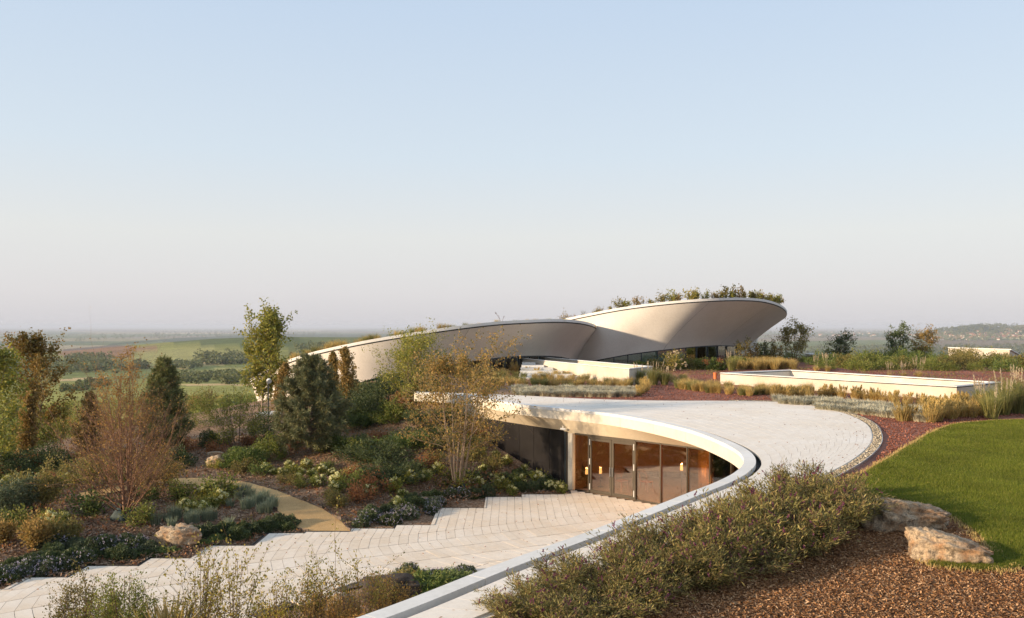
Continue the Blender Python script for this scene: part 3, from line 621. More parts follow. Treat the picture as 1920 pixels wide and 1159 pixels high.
LAWN_L = [(1863,1074),(1820,1073),(1780,1069),(1740,1064),(1755,1052),(1800,1048),(1860,1039),(1847,1019),(1830,1002),(1793,976),(1753,956),(1680,939),(1650,942),(1633,936),(1607,918)]
LAWN = [G2(u, v) for u, v in LAWN_E]+[(26,32),(34,24),(30,12),(14,10.9)]+[G2(1960,1072), G2(1920,1069)]+[G2(u, v) for u, v in LAWN_L]
drape('lawn', LAWN, .4, .05, solid('lawn turf', (0.07,0.115,0.014), .9, .35, 1.2, 0, .6))
CHIPP = [(-.6,9.2),(.4,10.9),(1.8,12.4),(3.1,13.7),(4.9,16.1),(7.3,19.0),(8.2,20.2),(9.0,20.4)]+[G2(u, v) for u, v in LAWN_L[::-1]]+[G2(1920,1069), G2(1960,1072), (14,10.9),(16,7),(2,6)]
drape('wood_chip_bed', CHIPP, .4, .02, M['chips'])
# ------------------------------------------------------------------ terrace paving
terrace = empty('terrace_paving', (0,0,0), kind='structure')
def base_path(a=2.3):
    """joint line through the origin of the fold: straight down in -y, a soft bend, then along d"""
    d = np.array([.81, -.586]); F0 = np.array([0., a]); F1 = d*a
    return F0, F1, d
F0, F1, dd = base_path()
def fold(x): return np.array([x, float(np.interp(x, [-24,-12.9,-10.4,-6,1.3,9], [12.0,20.4,22.1,24.5,27.8,31.4]))])
WC = .31; quads = []
perp = np.array([-dd[1], dd[0]])
for k in range(int(30/WC)):
    xa = -21.9+k*WC; xb = xa+WC; xm = (xa+xb)/2
    if xm > 8.9: break
    yt = ytop(xm); fa, fb = fold(xa), fold(xb); ya0, yb0 = fa[1]+F0[1], fb[1]+F0[1]
    yt0 = yt; n0 = len(quads); yt = max(yt, max(ya0, yb0)+.05) if xm < 2 else yt
    L = .92; y = yt; first = True; off = (k % 3)*.3
    ym = max(ya0, yb0)
    while y > ym+.05:
        step = L if not first else L-off; first = False
        y2 = y-step
        if y2 < ym+.25: y2 = ym
        quads.append([(xa, y), (xb, y), (xb, max(y2, ym)), (xa, max(y2, ym))]); y = y2
    if yt > min(ya0, yb0):
        quads.append([(xa, min(ym, yt)), (xb, min(ym, yt)), (xb, yb0), (xa, ya0)])
        def bz(f, t): return f+F0*(1-t)**2+F1*t*t
        for i in range(4):
            q = [bz(fa, i/4), bz(fb, i/4), bz(fb, (i+1)/4), bz(fa, (i+1)/4)]; quads.append([tuple(p) for p in q])
        pa, pb = fa+F1, fb+F1; sa, sb = pa@dd, pb@dd; s = max(sa, sb)+.05+((k*.37) % .5)
        quads.append([tuple(pa), tuple(pb), tuple(pb+dd*(s-sb)), tuple(pa+dd*(s-sa))])
        while s < max(sa, sb)+14:
            s2 = s+L; quads.append([tuple(pa+dd*(s-sa)), tuple(pb+dd*(s-sb)), tuple(pb+dd*(s2-sb)), tuple(pa+dd*(s2-sa))]); s = s2
    keep = []
    for q in quads[n0:]:
        if min(p_[1] for p_ in q) >= yt0-.06 and xm < 2: continue
        keep.append([(p_[0], min(p_[1], yt0) if xm < 2 and abs(p_[0]-xm) < .5 else p_[1]) for p_ in q])
    quads[n0:] = keep
cen = np.array([np.mean(q, 0) for q in quads])
grow_ = inpoly(cen[:, 0], cen[:, 1], TERR) | ((polydist(cen[:, 0], cen[:, 1], TERR) < .25) & (cen[:, 1] < 23) & (cen[:,0] > 1.5))
quads = [q for q, g in zip(quads, grow_) if g]
def slab_vf(q, z, th, gap, rs, tilt=.0025):
    q = np.array(q, float); c = q.mean(0); out = []
    for p in q:
        v = c-p; l = np.linalg.norm(v); out.append(p+v/l*min(gap*1.2, l*.3))
    zz = z+rs.uniform(-tilt, tilt)+rs.uniform(-tilt/2, tilt/2, 4)
    V = [(p[0], p[1], zz[i]) for i, p in enumerate(out)]+[(p[0], p[1], z-th) for p in out]
    F = [(0,3,2,1)[::-1], (0,1,5,4), (1,2,6,5), (2,3,7,6), (3,0,4,7)]
    a = np.array(out); area = .5*np.sum(a[:, 0]*np.roll(a[:, 1], -1)-np.roll(a[:, 0], -1)*a[:, 1])
    F = [(0,1,2,3)]+[(i, 4+i, 4+(i+1) % 4, (i+1) % 4) for i in range(4)]
    if area < 0: F = [f[::-1] for f in F]
    return V, F
rs = np.random.RandomState(3)
def lay(quads, z, th, gap, m, parent, name, stuffname, n=300, tilt=.0025):
    cen = np.array([np.mean(q, 0) for q in quads]); yy = cen[:, 1]
    u = 960+FPX*cen[:, 0]/yy; v = HZ-FPX*z/yy; vis = (u > -20) & (u < 1940) & (v < 1180) & (yy > 0)
    order = np.argsort(np.where(vis, yy, 1e6)); ind = set(order[:n].tolist()); b = B()
    for i, q in enumerate(quads):
        V, F = slab_vf(q, z, th, gap, rs, tilt)
        if i in ind:
            c = np.mean(np.array(V)[:4], 0); me = mesh(name, np.array(V)-c, F, m); ob(name, me, parent, tuple(c))
        else: b.add(V, F)
    if b.V: ob(stuffname, b.mesh(stuffname, m), parent, kind='stuff')
lay(quads, ZT, .05, .013, M['stone'], terrace, 'paver', 'further_pavers')
# mortar bed below the pavers
TB = np.array(TERR); V2, F2 = [tuple(p) for p in TB], None
r_ = delaunay_2d_cdt([Vector(p) for p in V2], [(i, (i+1) % len(V2)) for i in range(len(V2))], [list(range(len(V2)))], 1, 1e-4)
ob('mortar_bed', mesh('mortar_bed', [(p[0], p[1], ZT-.03) for p in r_[0]], [tuple(f) for f in r_[2]], M['bed']), terrace)
bb = B()
for i, (a, b_, y) in enumerate(TREAD):
    bb.box(a+.01, b_, y+.0, y+.012, ZT-.12, ZT+.01)
    if i: 
        y0 = TREAD[i-1][2]; 
        if y > y0: bb.box(a, a+.012, y0, y, ZT-.12, ZT+.01)
ob('edge_strip', bb.mesh('edge_strip', M['post']), terrace)
be = B(); pe = [PATHP[i] for i in range(0, 12)]; 
for side in (PATHP[0:12], PATHP[13:]):
    for a, b_ in zip(side[:-1], side[1:]):
        zz = Hs(*a); z2 = Hs(*b_); p = np.array(a); q = np.array(b_); d = (q-p)/np.linalg.norm(q-p); n = np.array([-d[1], d[0]])*.012
        be.prism([p+n, p-n, q-n, q+n][::-1], [zz-.05, zz-.05, z2-.05, z2-.05], [zz+.075, zz+.075, z2+.075, z2+.075])
ob('path_edging', be.mesh('path_edging', M['bed']), kind='structure')
# ------------------------------------------------------------------ pavilion under the curving stone roof
pav = empty('sunken_pavilion', (4, 33, ZT), label='sunken glazed pavilion under a sweeping curved pale stone roof', cat='building')
def pob(name, me, parent=pav, **k):
    o = ob(name, me, parent, **k)
    if parent is pav: o.location = (-4, -33, -ZT)
    return o
# slab body
def ruled(P, z0, Q, z1, flip=False, m=0, b=None):
    b = b or B(); n = len(P); V = [(p[0], p[1], z0 if not hasattr(z0,'__len__') else z0[i]) for i, p in enumerate(P)]+[(q[0], q[1], z1 if not hasattr(z1,'__len__') else z1[i]) for i, q in enumerate(Q)]
    F = [(i, i+1, n+i+1, n+i) for i in range(n-1)]
    if flip: F = [f[::-1] for f in F]
    b.add(V, F, m); return b
GD = inset(DC, .16)     # stone starts here, leaving the dark drainage slot
taper = np.minimum(.30, np.linalg.norm(OC-DC, axis=1)*.3)
GD = DC+normals2(DC)*np.clip(taper, .03, .12)[:, None]
b = B(); ruled(DC, ZR-.20, OC, ZR-.06, False, 0, b); ruled(DC, ZR-.46, OC, ZR-.46, True, 0, b); ruled(OC, ZR-.46, OC, ZR-.06, False, 0, b); ruled(DC, ZR-.46, DC, ZR-.20, True, 0, b)
pob('roof_slab', b.mesh('roof_slab', M['dark']))
roof = pob('roof', mesh('roof_edge_course', *sweep(np.c_[inset(OC, -.06), np.full(NC, ZR-.03)], [(-.06,-.12),(.06,-.12),(.06,0),(-.06,0)][::-1]), M['roofstone']))
# roof stones between slot and outer edge
rq = []
bandw = .85
for i in range(0, NC-1):
    a0, a1 = GD[i], GD[i+1]; o0, o1 = OC[i], OC[i+1]
    w0 = np.linalg.norm(o0-a0); ts = [0]
    nb = max(1, int(round((w0-bandw*(w0 > 2))/.62)))
    e = 1-(bandw/w0 if w0 > 2 else 0)
    ts = list(np.linspace(0, e, nb+1))+([1-.10/w0] if w0 > 2 else [])
    if w0 <= 2: ts[-1] = 1-.10/w0
    if i % 2: ts = ts
    # courses keep a constant count along a run: use the widest count of the pair of neighbouring cells
    for t0, t1 in zip(ts[:-1], ts[1:]):
        rq.append(([a0+(o0-a0)*t0, a0+(o0-a0)*t1, a1+(o1-a1)*t1, a1+(o1-a1)*t0]))
cq = np.array([np.mean(q, 0) for q in rq]); rq = [q for q, c in zip(rq, cq) if c[1] > 6]
lay(rq, ZR, .06, .0045, M['roofstone'], pav, 'roof_stone', 'further_roof_stones', tilt=.0004)
for o in pav.children:
    if o.name.startswith(('roof_stone',)): o.location = (o.location.x-4, o.location.y-33, o.location.z-ZT)
    if o.name.startswith('further_roof'): o.location = (-4, -33, -ZT)
# coping, in lengths with fine joints; slot behind it
prof = [(-.34,-.10),(-.02,-.10),(-.02,.03),(-.34,.015)]
Pc = np.c_[DC, np.full(NC, ZR+.0)]; Nd = normals2(DC)
def runs(n, k):
    i = 0
    while i < n-1: yield i, min(n-1, i+k); i += k
def cutends(P, N, g):
    P = P.copy(); d = P[1]-P[0]; P[0] = P[0]+d/np.linalg.norm(d)*g; d = P[-2]-P[-1]; P[-1] = P[-1]+d/np.linalg.norm(d)*g; return P
for i, j in runs(NC, 5):
    P = cutends(Pc[i:j+1], None, .007); pob('coping', mesh('coping', *[x for x in sweep(P, prof[::-1], Nd[i:j+1])], M['white']))
for i, j in runs(NC, 6):        # vertical cladding on the court side
    P = cutends(Pc[i:j+1], None, .004); pob('fascia_panel', mesh('fascia_panel', *sweep(P, [(-.345,-.48),(-.30,-.48),(-.30,-.102),(-.345,-.102)][::-1], Nd[i:j+1]), M['cream']))
# soffit from the fascia down to the head of the glazing
GLs = crom([(*p, 0) for p in GL[2:]], 60)[:, :2]
GL0 = np.array([GL[0], GL[1]])
fa_ = [i for i in range(NC) if CC[i, 1] > 22.5 and CC[i,0] > -3.0]; Cs = CC[fa_[0]:fa_[-1]+1]
gl_full = np.array([np.array([-2.9,43.2])]+[np.array(GL[0])]+[np.array(GL[1])]+list(GLs))
s = np.concatenate([[0], np.cumsum(np.linalg.norm(np.diff(gl_full, axis=0), axis=1))]); gg = np.linspace(0, s[-1], len(Cs))
Gs = np.stack([np.interp(gg, s, gl_full[:, 0]), np.interp(gg, s, gl_full[:, 1])], 1)
ZG = -4.78
C2 = Cs+normals2(Cs)*.02
b = ruled(C2, ZR-.47, Gs, ZG, True)
pob('soffit', b.mesh('soffit', M['soffit'] if 'soffit' in M else stonem('warm plaster', (.60,.51,.38), (.62,.53,.40), (.94,.9,.83), .02), True))
# retaining wall under the near arm
ib = [i for i in range(NC) if (CC[i, 1] < 22.6 and CC[i,0] > -9)]; Pn_ = np.c_[CC[ib], np.full(len(ib), ZR)]
V, F = sweep(Pn_, [(.10,-4.1),(.35,-4.1),(.35,-.46),(.10,-.46)][::-1]); pob('retaining_wall', mesh('retaining_wall', V, F, M['cream']))
# glazing
def glassm(name, tint, refl, rough=.02):
    m, t, bs = mat(name); t.nodes.remove(bs); out = t.nodes["Material Output"]
    tr = t.nodes.new("ShaderNodeBsdfTransparent"); tr.inputs[0].default_value = (*tint, 1)
    gl = t.nodes.new("ShaderNodeBsdfGlossy"); gl.inputs[0].default_value = (.95, .93, .9, 1); gl.inputs["Roughness"].default_value = rough
    lw = t.nodes.new("ShaderNodeFresnel"); lw.inputs[0].default_value = 1.5
    ma = t.nodes.new("ShaderNodeMath"); ma.operation = 'MULTIPLY_ADD'; ma.inputs[1].default_value = 1.1; ma.inputs[2].default_value = refl; ma.use_clamp = True
    t.links.new(lw.outputs[0], ma.inputs[0]); ms = t.nodes.new("ShaderNodeMixShader"); t.links.new(ma.outputs[0], ms.inputs[0])
    t.links.new(tr.outputs[0], ms.inputs[1]); t.links.new(gl.outputs[0], ms.inputs[2]); t.links.new(ms.outputs[0], out.inputs[0]); return m
M['glass'] = glassm('bronze tinted glass', (.68,.57,.46), .09)
M['glass2'] = glassm('grey glass', (.72,.78,.76), .16)
def ray_line(u, P):
    k = (u-960)/FPX; P = np.array(P)
    for a, b_ in zip(P[:-1], P[1:]):
        fa, fb = a[0]-k*a[1], b_[0]-k*b_[1]
        if fa*fb <= 0 and fa != fb: return a+(b_-a)*(fa/(fa-fb))
    return None
us = [1067,1078,1105,1192,1240,1290,1333,1373]; gp = [ray_line(u, gl_full[2:]) for u in us]
gp += [np.array([8.6,26.8]), np.array([8.5,25.3])]
b = B()
def post(b, p, q, t, dep, z0, z1):
    """upright member at p, wide along p->q"""
    p = np.array(p); q = np.array(q); d = (q-p)/np.linalg.norm(q-p); n = np.array([-d[1], d[0]])
    b.prism([p-d*t/2-n*dep/2, p+d*t/2-n*dep/2, p+d*t/2+n*dep/2, p-d*t/2+n*dep/2], z0, z1)
def pframe(name, p, q, t, dep, z0, z1, m, parent=pav):
    b = B(); post(b, p, q, t, dep, z0, z1); return pob(name, b.mesh(name, m), parent)
pframe('jamb', gp[0]+(gp[1]-gp[0])*.4, gp[1], .24, .20, ZT, ZG, M['cream'])
for i in range(2, len(gp)):
    if i in (3,): continue
    q = gp[i+1] if i+1 < len(gp) else gp[i-1]; pframe('mullion', gp[i], q, .055, .14, ZT, ZG, M['bronze'])
pframe('mullion', gp[3], gp[4], .07, .14, ZT, ZG, M['bronze'])
for i in [1,3,4,5,6,7,8]:
    p, q = gp[i], gp[i+1]; d = (q-p)/np.linalg.norm(q-p); b = B(); b.wall(p+d*.03, q-d*.03, .024, ZT+.06, ZG-.04); pn = pob('glass_pane', b.mesh('glass_pane', M['glass']))
    b = B(); b.wall(p+d*.03, q-d*.03, .10, ZT, ZT+.058); pob('bottom_rail', b.mesh('bottom_rail', M['bronze'])); b = B(); b.wall(p+d*.03, q-d*.03, .10, ZG-.038, ZG+.03); pob('head_rail', b.mesh('head_rail', M['bronze']))
# double door
p, q = gp[2], gp[3]; d = (q-p)/np.linalg.norm(q-p); Lw = np.linalg.norm(q-p); n = np.array([-d[1], d[0]]); mid_ = p+d*Lw/2
if n@np.array([0, -1]) < 0: n = -n
b = B(); b.wall(p+d*.03, q-d*.036, .12, ZG-.09, ZG+.03); pob('door_head', b.mesh('door_head', M['bronze']))
for a, c, hs in ((p+d*.035, mid_-d*.008, 0), (mid_+d*.008, q-d*.04, 1)):
    dl = np.linalg.norm(c-a); b = B()
    b.wall(a, a+d*.10, .07, ZT+.02, ZG-.10); b.wall(c-d*.10, c, .07, ZT+.02, ZG-.10); b.wall(a+d*.10, c-d*.10, .07, ZT+.02, ZT+.16); b.wall(a+d*.10, c-d*.10, .07, ZG-.22, ZG-.10)
    door = pob('door', b.mesh('door', M['bronze']))
    b = B(); b.wall(a+d*.10, c-d*.10, .02, ZT+.16, ZG-.22); ob('glass_pane', b.mesh('glass_pane', M['glass']), door)
    hc = (c-d*.05 if hs == 0 else a+d*.05)+n*.07
    b = B(); b.tube([(*hc, ZT+.85), (*hc, ZT+1.25)], .016, 6); b.tube([(*(hc-n*.05), ZT+.9), (*hc, ZT+.9)], .010, 5); b.tube([(*(hc-n*.05), ZT+1.2), (*hc, ZT+1.2)], .010, 5); ob('handle', b.mesh('handle', M['steel']), door)
    hx = (a+d*.02 if hs == 0 else c-d*.02)+n*.05
    for zz in (.15, 1.25, 2.1):
        b = B(); b.tube([(*hx, ZT+zz), (*hx, ZT+zz+.26)], .022, 6); ob('hinge', b.mesh('hinge', M['white']), door)
# dark clad wall to the left of the doors
g0, g1 = np.array([-2.4,42.6]), np.array(GL[1]); nd = 7
for i in range(nd):
    a = g0+(g1-g0)*i/nd; c = g0+(g1-g0)*(i+1)/nd; d_ = (c-a)/np.linalg.norm(c-a)
    b = B(); b.wall(a+d_*.012, c-d_*.012, .06, -7.6, ZG+.12); pob('dark_panel', b.mesh('dark_panel', M['blackpanel']))
b = B(); b.wall(g0, g1, .03, -7.6, ZG+.1); pb = b.mesh('backing', M['dark']); o = pob('backing', pb); o.location.y += .08; o.location.x += .05
pframe('corner_post', g1+np.array([.02,-.12]), g1+np.array([.1,-.3]), .16, .14, -7.5, ZG+.02, M['post'])
# interior
M['floorin'] = solid('interior stone floor', (.42,.30,.21), .35, .1, 1.5)
M['orange'] = solid('oiled timber lining', (.56,.22,.07), .45, .25, (1.4), 0, 0)
M['gold'] = solid('brass curtain cladding', (.70,.48,.22), .38, .12, 1.2, .35)
M['plaster'] = solid('interior plaster', (.52,.40,.29), .7, .05, 1)
RP = [tuple(p) for p in GL[1:]]+[(9.4,24.9),(12.4,29.2)]+BACK
r_ = delaunay_2d_cdt([Vector(p) for p in RP], [(i, (i+1) % len(RP)) for i in range(len(RP))], [list(range(len(RP)))], 1, 1e-4)
pob('interior_floor', mesh('interior_floor', [(p[0], p[1], ZT-.004) for p in r_[0]], [tuple(f) for f in r_[2]], M['floorin']))
pob('interior_ceiling', mesh('interior_ceiling', [(p[0], p[1], ZG+.16) for p in r_[0]], [tuple(f)[::-1] for f in r_[2]], M['plaster']))
WL = [(9.4,24.9),(12.4,29.2)]+BACK+[(2.6,36.6)]
for i, (a, c) in enumerate(zip(WL[:-1], WL[1:])):
    b = B(); b.wall(a, c, .12, ZT-.1, ZG+.3); pob('timber_lining' if i < 4 else 'back_wall', b.mesh('lining', M['orange'] if i < 4 else M['plaster']))
b = B(); _tp = [(8.75,33.0),(9.35,31.2),(9.8,29.2),(9.95,26.6)]
for a, c in zip(_tp[:-1], _tp[1:]):
    b = B(); b.wall(a, c, .08, ZT, ZG+.16); pob('timber_screen', b.mesh('timber_screen', M['orange']))
# curved brass screen close behind the glass
cs = [np.array([7.95,31.6])+np.array([.62*math.cos(t), .62*math.sin(t)]) for t in np.linspace(-2.9, .6, 26)]
cs = [c_*1.0+np.array([0, .02*math.sin(i*2.2)]) for i, c_ in enumerate(cs)]
pob('brass_screen', mesh('brass_screen', *sweep(np.array([(c_[0], c_[1], ZT) for c_ in cs]), [(0,.02),(.03,.02),(.03,2.6),(0,2.6)]), M['gold'], True))
# spot lamp-like camera below the soffit
cpos = Wp(1055, 803, 36.0); b = B(); b.tube([(cpos[0]-.12, cpos[1]-.2, cpos[2]), (cpos[0]+.12, cpos[1]-.25, cpos[2]-.02)], .05, 8); b.tube([(cpos[0], cpos[1]-.22, cpos[2]), (cpos[0], cpos[1]-.2, cpos[2]+.14)], .02, 6)
ob('security_camera', b.mesh('security_camera', M['white']), label='small white camera fixed under the soffit by the dark corner post', cat='camera')
# furniture behind the glass
def planter(x, y, label):
    t = empty('tall_planter', (x, y, ZT), label=label, cat='planter', group='tall planters behind the glass doors')
    b = B(); b.tube([(0,0,0),(0,0,.75)], [.13,.20], 10); ob('pot', b.mesh('pot', solid('terracotta pot', (.42,.20,.08), .6)), t)
    rs = np.random.RandomState(int(x*100)); P = rs.normal(0, .09, (160, 3))*[1,1,1.5]+[0,0,.95]; ob('foliage', leafmesh('foliage', P, .10, .03, M['l_green'], rs), t)

M['lampglow'] = bpy.data.materials.new('lit lamp'); M['lampglow'].use_nodes = True
_e = M['lampglow'].node_tree.nodes["Principled BSDF"]; _e.inputs["Emission Color"].default_value = (1, .62, .25, 1); _e.inputs["Emission Strength"].default_value = 2.2
def interior_lamp(x, y, h, label, watts, glow=True):
    t = empty('interior_lamp', (x, y, ZT), label=label, cat='lamp')
    b = B(); b.tube([(0,0,0),(0,0,.03)], [.14,.14], 12); b.tube([(0,0,.03),(0,0,h)], .015, 6); ob('stand', b.mesh('stand', M['bronze']), t)
    b = B(); b.tube([(0,0,h-.16),(0,0,h+.12)], [.07,.05], 10); ob('lamp_shade', b.mesh('lamp_shade', M['lampglow']), t)
    L = bpy.data.lights.new('lamp_light', 'POINT'); L.energy = watts; L.color = (1, .60, .28); L.shadow_soft_size = .03; lo = bpy.data.objects.new('lamp_light', L); link(lo, t); lo.location = (0, 0, h+.17)
def ray_in(u, Y): return ((u-960)/FPX*Y, Y)
for (u, Y), lb, wt in zip([(1100, 36.0), (1126, 36.2)], ['small lit lamp behind the fixed pane left of the door', 'small lit lamp behind the left door leaf'], (10, 10)):
    x, y = ray_in(u, Y); interior_lamp(x, y, .78, lb, wt)
x, y = ray_in(1352, 30.9); interior_lamp(x+.45, y-.3, .9, 'added lamp brightening the last panes by the timber lining', 130)  # fill lamp added to brighten the dark right end of the room
x, y = ray_in(1300, 33.2); interior_lamp(x-.3, y+.9, 1.3, 'added lamp brightening the room beside the curved brass screen', 75)  # second added fill lamp, warms the brass screen and its panes
def chair(x, y, rz, label):
    t = empty('bentwood_chair', (x, y, ZT), rz, label=label, cat='chair')
    b = B(); b.box(-.21,.21,-.21,.21,.43,.46); ob('seat', b.mesh('seat', M['orange']), t)
    for sx in (-1, 1):
        for sy in (-1, 1): b = B(); b.tube([(sx*.21,sy*.21,0),(sx*.18,sy*.18,.44)], .014, 6); ob('leg', b.mesh('leg', M['orange']), t)
    b = B(); b.tube([(-.19,.19,.45),(-.19,.25,.80),(-.10,.27,.9),(.10,.27,.9),(.19,.25,.80),(.19,.19,.45)], .013, 6); ob('backrest', b.mesh('backrest', M['orange']), t)
x, y = ray_in(1165, 35.4); chair(x, y, .6, 'timber chair seen through the right door leaf'); x, y = ray_in(1212, 35.2); chair(x, y, 2.3, 'timber chair seen through the pane right of the doors')
# ------------------------------------------------------------------ the two flared shells
def shellbuild(name, label, rim, base, yb, seams, posts, ptop, pbot, cut=None, zback=-.9):
    root = empty(name, (0, 0, 0), label=label, cat='building')
    N = 120
    # resample rim and foot with matched knots
    def rs_(K):
        K = np.array(K, float); P = np.array([Wp(u, v, Y) for u, v, Y in K]); Q = crom(P, None); n = len(Q)
        return Q
    r0, b0 = rs_(rim), rs_(base)      # same number of knots -> same parameter
    sel = np.linspace(0, len(r0)-1, N).round().astype(int); Rm = r0[sel]; Bs = b0[sel]
    rows = 13
    def wallmesh(i0, i1):
        V = np.zeros((i1-i0+1, rows, 3))
        for j in range(rows):
            t = j/(rows-1); th = t**1.18
            V[:, j, :2] = Bs[i0:i1+1, :2]+(Rm[i0:i1+1, :2]-Bs[i0:i1+1, :2])*th; V[:, j, 2] = Bs[i0:i1+1, 2]+(Rm[i0:i1+1, 2]-.12-Bs[i0:i1+1, 2])*t
        V = V.copy(); nn = i1-i0+1; idx = np.arange(nn*rows).reshape(nn, rows)
        F = np.stack([idx[:-1, :-1], idx[1:, :-1], idx[1:, 1:], idx[:-1, 1:]], -1).reshape(-1, 4)
        return V.reshape(-1, 3), F
    cuts = [0]+[int(c*(N-1)) for c in seams]+[N-1]
    for a, c in zip(cuts[:-1], cuts[1:]):
        V, F = wallmesh(a, c); ob('wall_panel', mesh('wall_panel', V, F, M['shell'], True), root)
    b = B()
    for c in cuts[1:-1]:
        V, F = wallmesh(c, c+1); V = V.reshape(2, rows, 3); P = V[0]; n = np.array([0, -1, 0])
        V2 = np.concatenate([P+[-.012,-.006,0], P+[.012,-.006,0]]); b.add(V2, [(i, rows+i, rows+i+1, i+1) for i in range(rows-1)])
    if b.V: ob('panel_joint', b.mesh('panel_joint', solid('grey sealant', (.2,.19,.17), .8)), root)  # thin darker grey strip along each panel joint
    # coping
    out = normals2(Rm); c0 = Rm[:, :2].mean(0); sgn = np.sign(((Rm[:, :2]-c0)*out).sum(1).mean()); out = out*sgn
    V, F = sweep(Rm, [(-.25,-.02),(.06,-.02),(.06,.20),(-.25,.20)], out); ob('coping', mesh('coping', V, F, M['white']), root)
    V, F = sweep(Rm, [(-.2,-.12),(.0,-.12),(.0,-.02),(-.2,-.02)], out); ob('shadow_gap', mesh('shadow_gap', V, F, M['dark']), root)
    # planted roof dropping away behind the rim, and a rear wall
    Bk = Rm.copy(); Bk[:, 1] = np.maximum(Rm[:, 1]+3, yb); Bk[:, 2] = Rm[:, 2]*(Bk[:, 1]/Rm[:, 1])+zback
    mid1 = Rm+(Bk-Rm)*.03; mid1[:, 2] = Rm[:, 2]-.02; Ri = Rm.copy(); Ri[:, 2] += .02
    V = np.concatenate([Ri, mid1, Bk]); F = [(i, i+1, N+i+1, N+i) for i in range(N-1)]+[(N+i, N+i+1, 2*N+i+1, 2*N+i) for i in range(N-1)]
    ob('planted_roof', mesh('planted_roof', V, F, M['soil'], True), root)
    Fl = Bk.copy(); Fl[:, 2] = -10; _w = smooth(.55, .8, np.linspace(0, 1, N))[:, None]; Fl[:, :2] = Fl[:, :2]*(1-_w)+(Bs[:, :2]+[0, 1.0])*_w
    ob('rear_wall', mesh('rear_wall', np.concatenate([Bk, Fl]), [(i, i+1, N+i+1, N+i) for i in range(N-1)], M['shell']), root)
    # glazed band
    if posts:
        bq = [(Bs[i, 0]/Bs[i, 1]*FPX+960, i) for i in range(N)]
        def at(u):
            bu = np.array([x for x, _ in bq]); k = int(np.argmin(np.abs(bu-u)+(np.arange(N) > posts[-1][1])*1e3)); return Bs[k]
        pp = [at(u) for u, _ in posts[:-1]]
        for a, c in zip(pp[:-1], pp[1:]):
            d = c[:2]-a[:2]; L = np.linalg.norm(d); d = d/L; nrm = np.array([-d[1], d[0]]); nrm = nrm if nrm[1] < 0 else -nrm
            o_ = -nrm*.12
            b = B(); P = [a[:2]+d*.04+o_, c[:2]-d*.04+o_, c[:2]-d*.04+o_-nrm*.03, a[:2]+d*.04+o_-nrm*.03]; b.prism(P, pbot, [a[2]-.02, c[2]-.02, c[2]-.02, a[2]-.02])
            ob('glass_pane', b.mesh('glass_pane', M['glass2']), root)
        for i, a in enumerate(pp):
            c = pp[i+1] if i+1 < len(pp) else pp[i-1]; b = B(); q = a[:2]+np.array([0, .10]); post(b, q, q+(c[:2]-a[:2]), .09, .12, pbot, a[2]+.02); ob('mullion', b.mesh('mullion', M['post']), root)
        b = B()
        for a, c in zip(pp[:-1], pp[1:]):
            b.wall(a[:2]+[0,.10], c[:2]+[0,.10], .10, [a[2]-.10, c[2]-.10, c[2]-.10, a[2]-.10], [a[2]+.03, c[2]+.03, c[2]+.03, a[2]+.03])
        ob('head_rail', b.mesh('head_rail', M['post']), root)
        def inn(a, c):
            d = c[:2]-a[:2]; d = d/np.linalg.norm(d); n_ = np.array([-d[1], d[0]]); return n_ if n_[1] > 0 else -n_
        b = B()
        for a, c in zip(pp[:-1], pp[1:]): b.wall(a[:2]+inn(a,c)*.30, c[:2]+inn(a,c)*.30, .05, pbot, max(a[2], c[2])+.15)
        ob('lightening_sheet', b.mesh('lightening_sheet', solid('pale lightening sheet', (.80,.84,.80), .8)), root)  # pale sheet added close behind the panes to lighten the glass
    return root, Rm, Bs
RIM_R = [(1035,607,80),(1100,593,76.5),(1170,580,74),(1250,570,72.3),(1320,564.5,71.8),(1380,562.5,73),(1425,564.5,75.5),(1456,572,79),(1472,582,84),(1474,591,90),(1466,596,96),(1420,600,101)]
BAS_R = [(1050,682,79),(1085,681,78),(1125,674,76),(1180,664,75.2),(1235,657,74.6),(1290,651,75.4),(1330,648,77.8),(1362,647.5,81),(1385,649,84),(1398,653,88),(1394,657,93),(1370,658,98)]
shR, RmR, BsR = shellbuild('flared_building', 'larger rear building with flared grey shell wall rising to a rounded prow', RIM_R, BAS_R, 104, [.38, .60],
    [(1096,0),(1123,0),(1150,0),(1178,0),(1205,0),(1232,0),(1259,0),(1283,0),(1306,0),(1327,0),(1346,0),(1363,0),(1382,0),(0,95)], 0, -4.6)
RIM_L = [(470,716,66),(520,688,63.5),(580,667,61.5),(660,648.5,60),(740,634,59.5),(830,620,59.8),(920,609,61),(990,604.5,62.5),(1047,603,65),(1085,605.5,68.5),(1108,610.5,72.5),(1119,616,77),(1119,620,82)]
BAS_L = [(485,760,66.2),(530,748,63.8),(585,738,62.0),(650,724,60.8),(715,706,60.6),(800,690,61.3),(880,678,62.9),(950,669,65.4),(1005,667,68.5),(1042,668,71),(1066,672,74),(1080,677,78),(1084,680,83)]
shL, RmL, BsL = shellbuild('sloping_building', 'front building with long sloping curved shell wall descending to the left', RIM_L, BAS_L, 84, [.47],
    [(918,0),(945,0),(973,0),(993,0),(1013,0),(1034,0),(1053,0),(1066,0),(0,108)], 0, -4.6, zback=-1.0)
